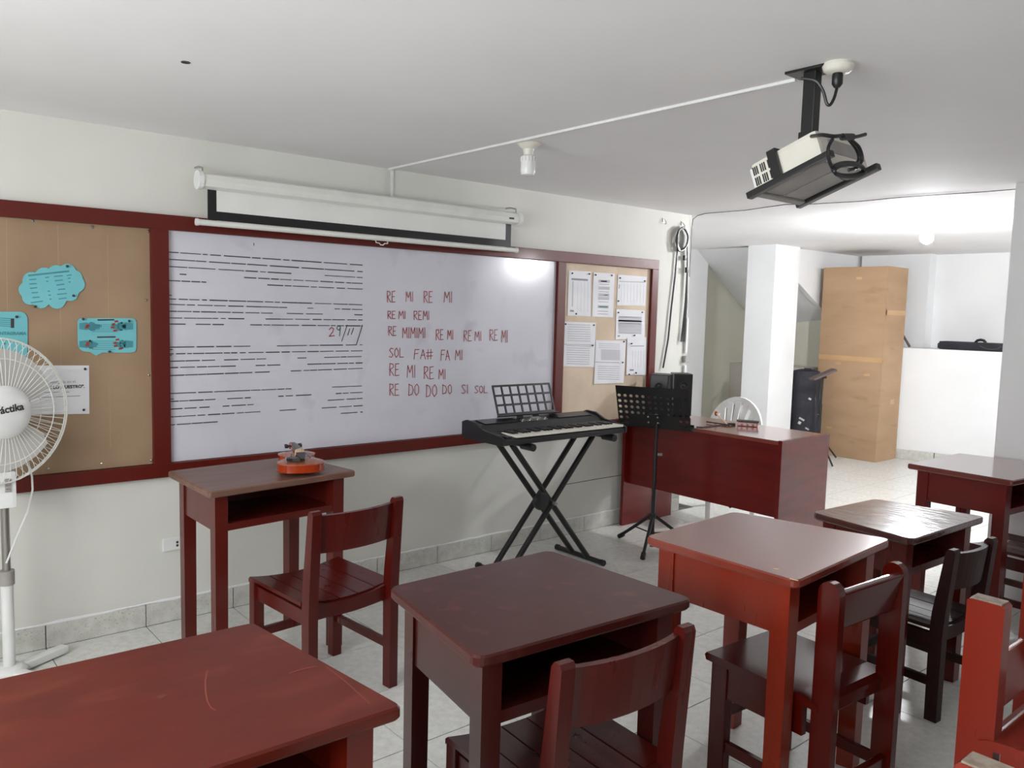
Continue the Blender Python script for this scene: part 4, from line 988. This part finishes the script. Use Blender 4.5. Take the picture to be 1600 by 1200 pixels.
# black bag
t = thing('black_bag', 'black padded bag with pale smudges leaning beside the white pier', 'bag', (7.985,.80,0), math.radians(-50))
mb = MB(); prof = [(.12,0),(.135,.02),(.14,.35),(.142,.66),(.138,.85),(.118,.91),(.05,.93)]; n = 24; vs = []; fs = []
for i, (r, h) in enumerate(prof):
    for k in range(n):
        a_ = 2*PI*k/n; sq = (abs(math.cos(a_))**4+abs(math.sin(a_))**4)**-.25
        vs.append((r*sq*math.cos(a_)*1.05+.008*math.sin(9*h+3*a_), r*sq*math.sin(a_)*.7+.006*math.cos(11*h+2*a_), h))
for i in range(len(prof)-1):
    for k in range(n): fs.append((i*n+k, i*n+(k+1)%n, (i+1)*n+(k+1)%n, (i+1)*n+k))
fs += [tuple(range(n-1,-1,-1)), tuple(range((len(prof)-1)*n, len(prof)*n))]
mb.add(vs, fs).build('bag_body', 'black_cloth', t, True)
MB().tube([(-.06,-.05,.90),(-.03,-.06,.935),(.03,-.06,.935),(.06,-.05,.90)], .010, 8).build('bag_handle', 'black_cloth', t, True)
M['smudge'] = plain('pale_print', lin(190,190,190), .8)
for (x, z, w_, h_) in ((.03,.62,.03,.02),(-.04,.40,.06,.02),(-.06,.36,.03,.03),(.02,.30,.04,.015),(.05,.18,.05,.03)): MB().bbox((x,-.100,z),(w_,.008,h_),.002,mat=Matrix.Rotation(.5,3,'Y')).build('pale_print', 'smudge', t)
# second music stand in front of the box
q = Vector((7.78,.505,0))
t = thing('music_stand', 'folded dark red-black music stand in front of the cardboard box', 'music stand', q)
tb('pole', [(0,0,.04),(0,0,.60)], .016, t); tb('inner_pole', [(0,0,.55),(.01,0,.86)], .012, t)
for a_ in (-.08, 2.2, 4.1): tb('tripod_leg', [(0,0,.28),(.33*math.cos(a_),.33*math.sin(a_),.012)], .009, t)
tb('clamp_knob', [(0,0,.48),(-.02,.025,.48)], .012, t, 'black')
Rm = Matrix.Rotation(math.radians(45),3,'Z')@Matrix.Rotation(math.radians(62),3,'X')
MB().bbox((.01,.0,.90),(.26,.12,.022),.003,mat=Matrix.Rotation(math.radians(-35),3,'Z')@Matrix.Rotation(math.radians(-24),3,'Y')).build('stand_plate', 'dark_panel', t)
MB().bbox((.01,.0,.875),(.05,.06,.03),.005).build('bracket', 'black', t)
# stick leaning on the ledge
A, B = hx(1421,545.5,8.80), hx(1404,512,8.85); A.z = 1.187+.012
o = MB().tube([Vector((0,0,0)), B-A], .013, 8).build('wooden_stick', 'dark_panel', None, True); o.location = A; tag(o, 'dark stick resting on the ledge against the cardboard box', 'stick')
# long black case lying on the ledge
a_, b_ = hx(1465,548,8.92), hx(1585,551,8.92)
cs = thing('instrument_case', 'long flat black soft case lying on the white ledge', 'case', (9.03,(a_.y-1.05)/2,1.186))
LN = abs(-1.05-a_.y); MB().bbox((0,0,.042),(.20,LN,.084),.018).build('case_body', 'black_cloth', cs); MB().bbox((0,LN/2-.01,.035),(.16,.06,.055),.012).build('case_end', 'black_cloth', cs)
yh = hx(1530,540,8.98).y-(a_.y-1.05)/2
MB().tube([(-.02,yh+.05,.082),(-.02,yh+.03,.105),(-.02,yh,.112),(-.02,yh-.03,.105),(-.02,yh-.05,.082)], .014, 8).build('case_handle', 'black', cs, True)
MB().tube([(-.103,yh-.02,.055),(-.104,yh-.07,.030),(-.104,yh-.13,.022),(-.104,yh-.19,.030),(-.103,yh-.22,.055)], .004, 6).build('piping', 'dark_panel', cs, True)

# ================================================================== PEDESTAL FAN
fb = hz(15,1046,.03); FX, FY = fb.x, fb.y
fan = thing('pedestal_fan', 'white pedestal fan with round wire guard at the left edge', 'fan', (FX,FY,0))
for k in range(4):
    a_ = math.radians(28)+k*PI/2; u = Vector((math.cos(a_), math.sin(a_), 0)); 
    MB().bbox(u*.135+Vector((0,0,.022)), (.22,.045,.030), .010, a_).build('base_foot', 'white_plastic', fan)
MB().lathe([(.060,.012),(.062,.030),(.050,.042),(.040,.048)], 24).build('base_collar', 'white_plastic', fan, True)
ph = lambda py: max(.05, hy(17,py,FY).z)
z_low, z_col, z_box0, z_box1 = ph(910), ph(893), ph(790), ph(733)
tb('lower_pole', [(0,0,.04),(0,0,z_low)], .0215, fan, 'white_plastic', 16); tb('height_collar', [(0,0,z_low-.005),(0,0,z_low+.05)], .027, fan, 'grey_plastic', 16)
tb('upper_pole', [(0,0,z_low),(0,0,z_box0+.02)], .015, fan, 'chrome', 16)
MB().bbox((0,-.010,(z_box0+z_box1)/2),(.070,.075,z_box1-z_box0),.014).build('control_box', 'white_plastic', fan)
for k in range(4): MB().bbox((.006,-.050,z_box0+.06+k*(z_box1-z_box0-.09)/4+.01),(.020,.012,.012),.004).build('speed_button', 'grey_plastic', fan)
hc_ = hy(5,644,FY-.10)
HC = Vector((hc_.x-FX, -.10, hc_.z))
HR = Matrix.Rotation(math.radians(22),3,'Z')@Matrix.Rotation(PI/2-math.radians(2),3,'X')     # fan axis: local +z points to the viewer
def hp(x, y, z): return HR@Vector((x,y,z))+HC-Vector((0,0,0))
MB().lathe([(.030,-.22),(.058,-.21),(.066,-.15),(.062,-.10),(.040,-.085)], 24, HC, HR).build('motor_housing', 'white_plastic', fan, True)
MB().bbox((0,-.0,(z_box1+HC.z)/2-.01),(.05,.06,HC.z-z_box1+.02),.012).build('neck', 'white_plastic', fan)
RG = .272
for nm, zs in (('front_guard', 1), ('rear_guard', -1)):
    mb = MB(); nw = 64
    def gp(r, a): 
        d = .055*(1-(r/RG)**2)**.5 if r < RG else 0
        return hp(r*math.cos(a), r*math.sin(a), -.045+zs*(d*.9+.006))
    for k in range(nw):
        a_ = 2*PI*k/nw; mb.tube([gp(r, a_) for r in (.092,.12,.18,.225,.25,RG)], .0012, 4, False)
    for r in (RG*.72, RG):
        mb.tube([gp(r, 2*PI*k/48) for k in range(49)], .0030 if r == RG else .0018, 6, False)
    mb.build(nm, 'white_metal', fan)
M['fan_blade'] = plain('fan_blade_plastic', lin(206,202,196), .35)
for k in range(3):
    a0 = 2*PI*k/3+.9; mb = MB(); vs = []; fs = []
    for i in range(7):
        r = .04+(.235-.04)*i/6; wd = .55+.35*math.sin(PI*i/7)
        for j in range(5):
            a_ = a0+(j/4-.5)*wd*1.55; vs.append(hp(r*math.cos(a_), r*math.sin(a_), -.055+.025*(j/4-.5)))
    for i in range(6):
        for j in range(4): fs.append((i*5+j, i*5+j+1, i*5+j+6, i*5+j+5))
    nv = len(vs); off = HR@Vector((0,0,.003)); vs += [v+off for v in vs]; fs += [tuple(q+nv for q in f[::-1]) for f in fs]
    mb.add(vs, fs).build('fan_blade', 'fan_blade', fan, True)
MB().lathe([(.098,.004),(.098,.012),(.085,.024),(.050,.032),(.004,.034)], 28, HC, HR).build('hub_badge', 'white_plastic', fan, True)
tm = Matrix.Translation(hp(-.062,-.006,.0345))@(HR.to_4x4())@Matrix.Rotation(math.radians(6),4,'Z')
text_mesh('badge_lettering', 'Práctika', .037, 'ink', tm, fan, bold=.0012)
cbm = MB().tube([hy(44,722,FY+.03),hy(50,745,FY+.03),hy(51,765,FY+.03),hy(43,800,FY+.02),hy(30,830,FY+.01),hy(20,855,FY-.02),hy(10,880,FY-.03)], .0038, 6)
tag(cbm.build('fan_cord', 'white_plastic', None, True), 'white power cord hanging beside the pole of the fan', 'cord')
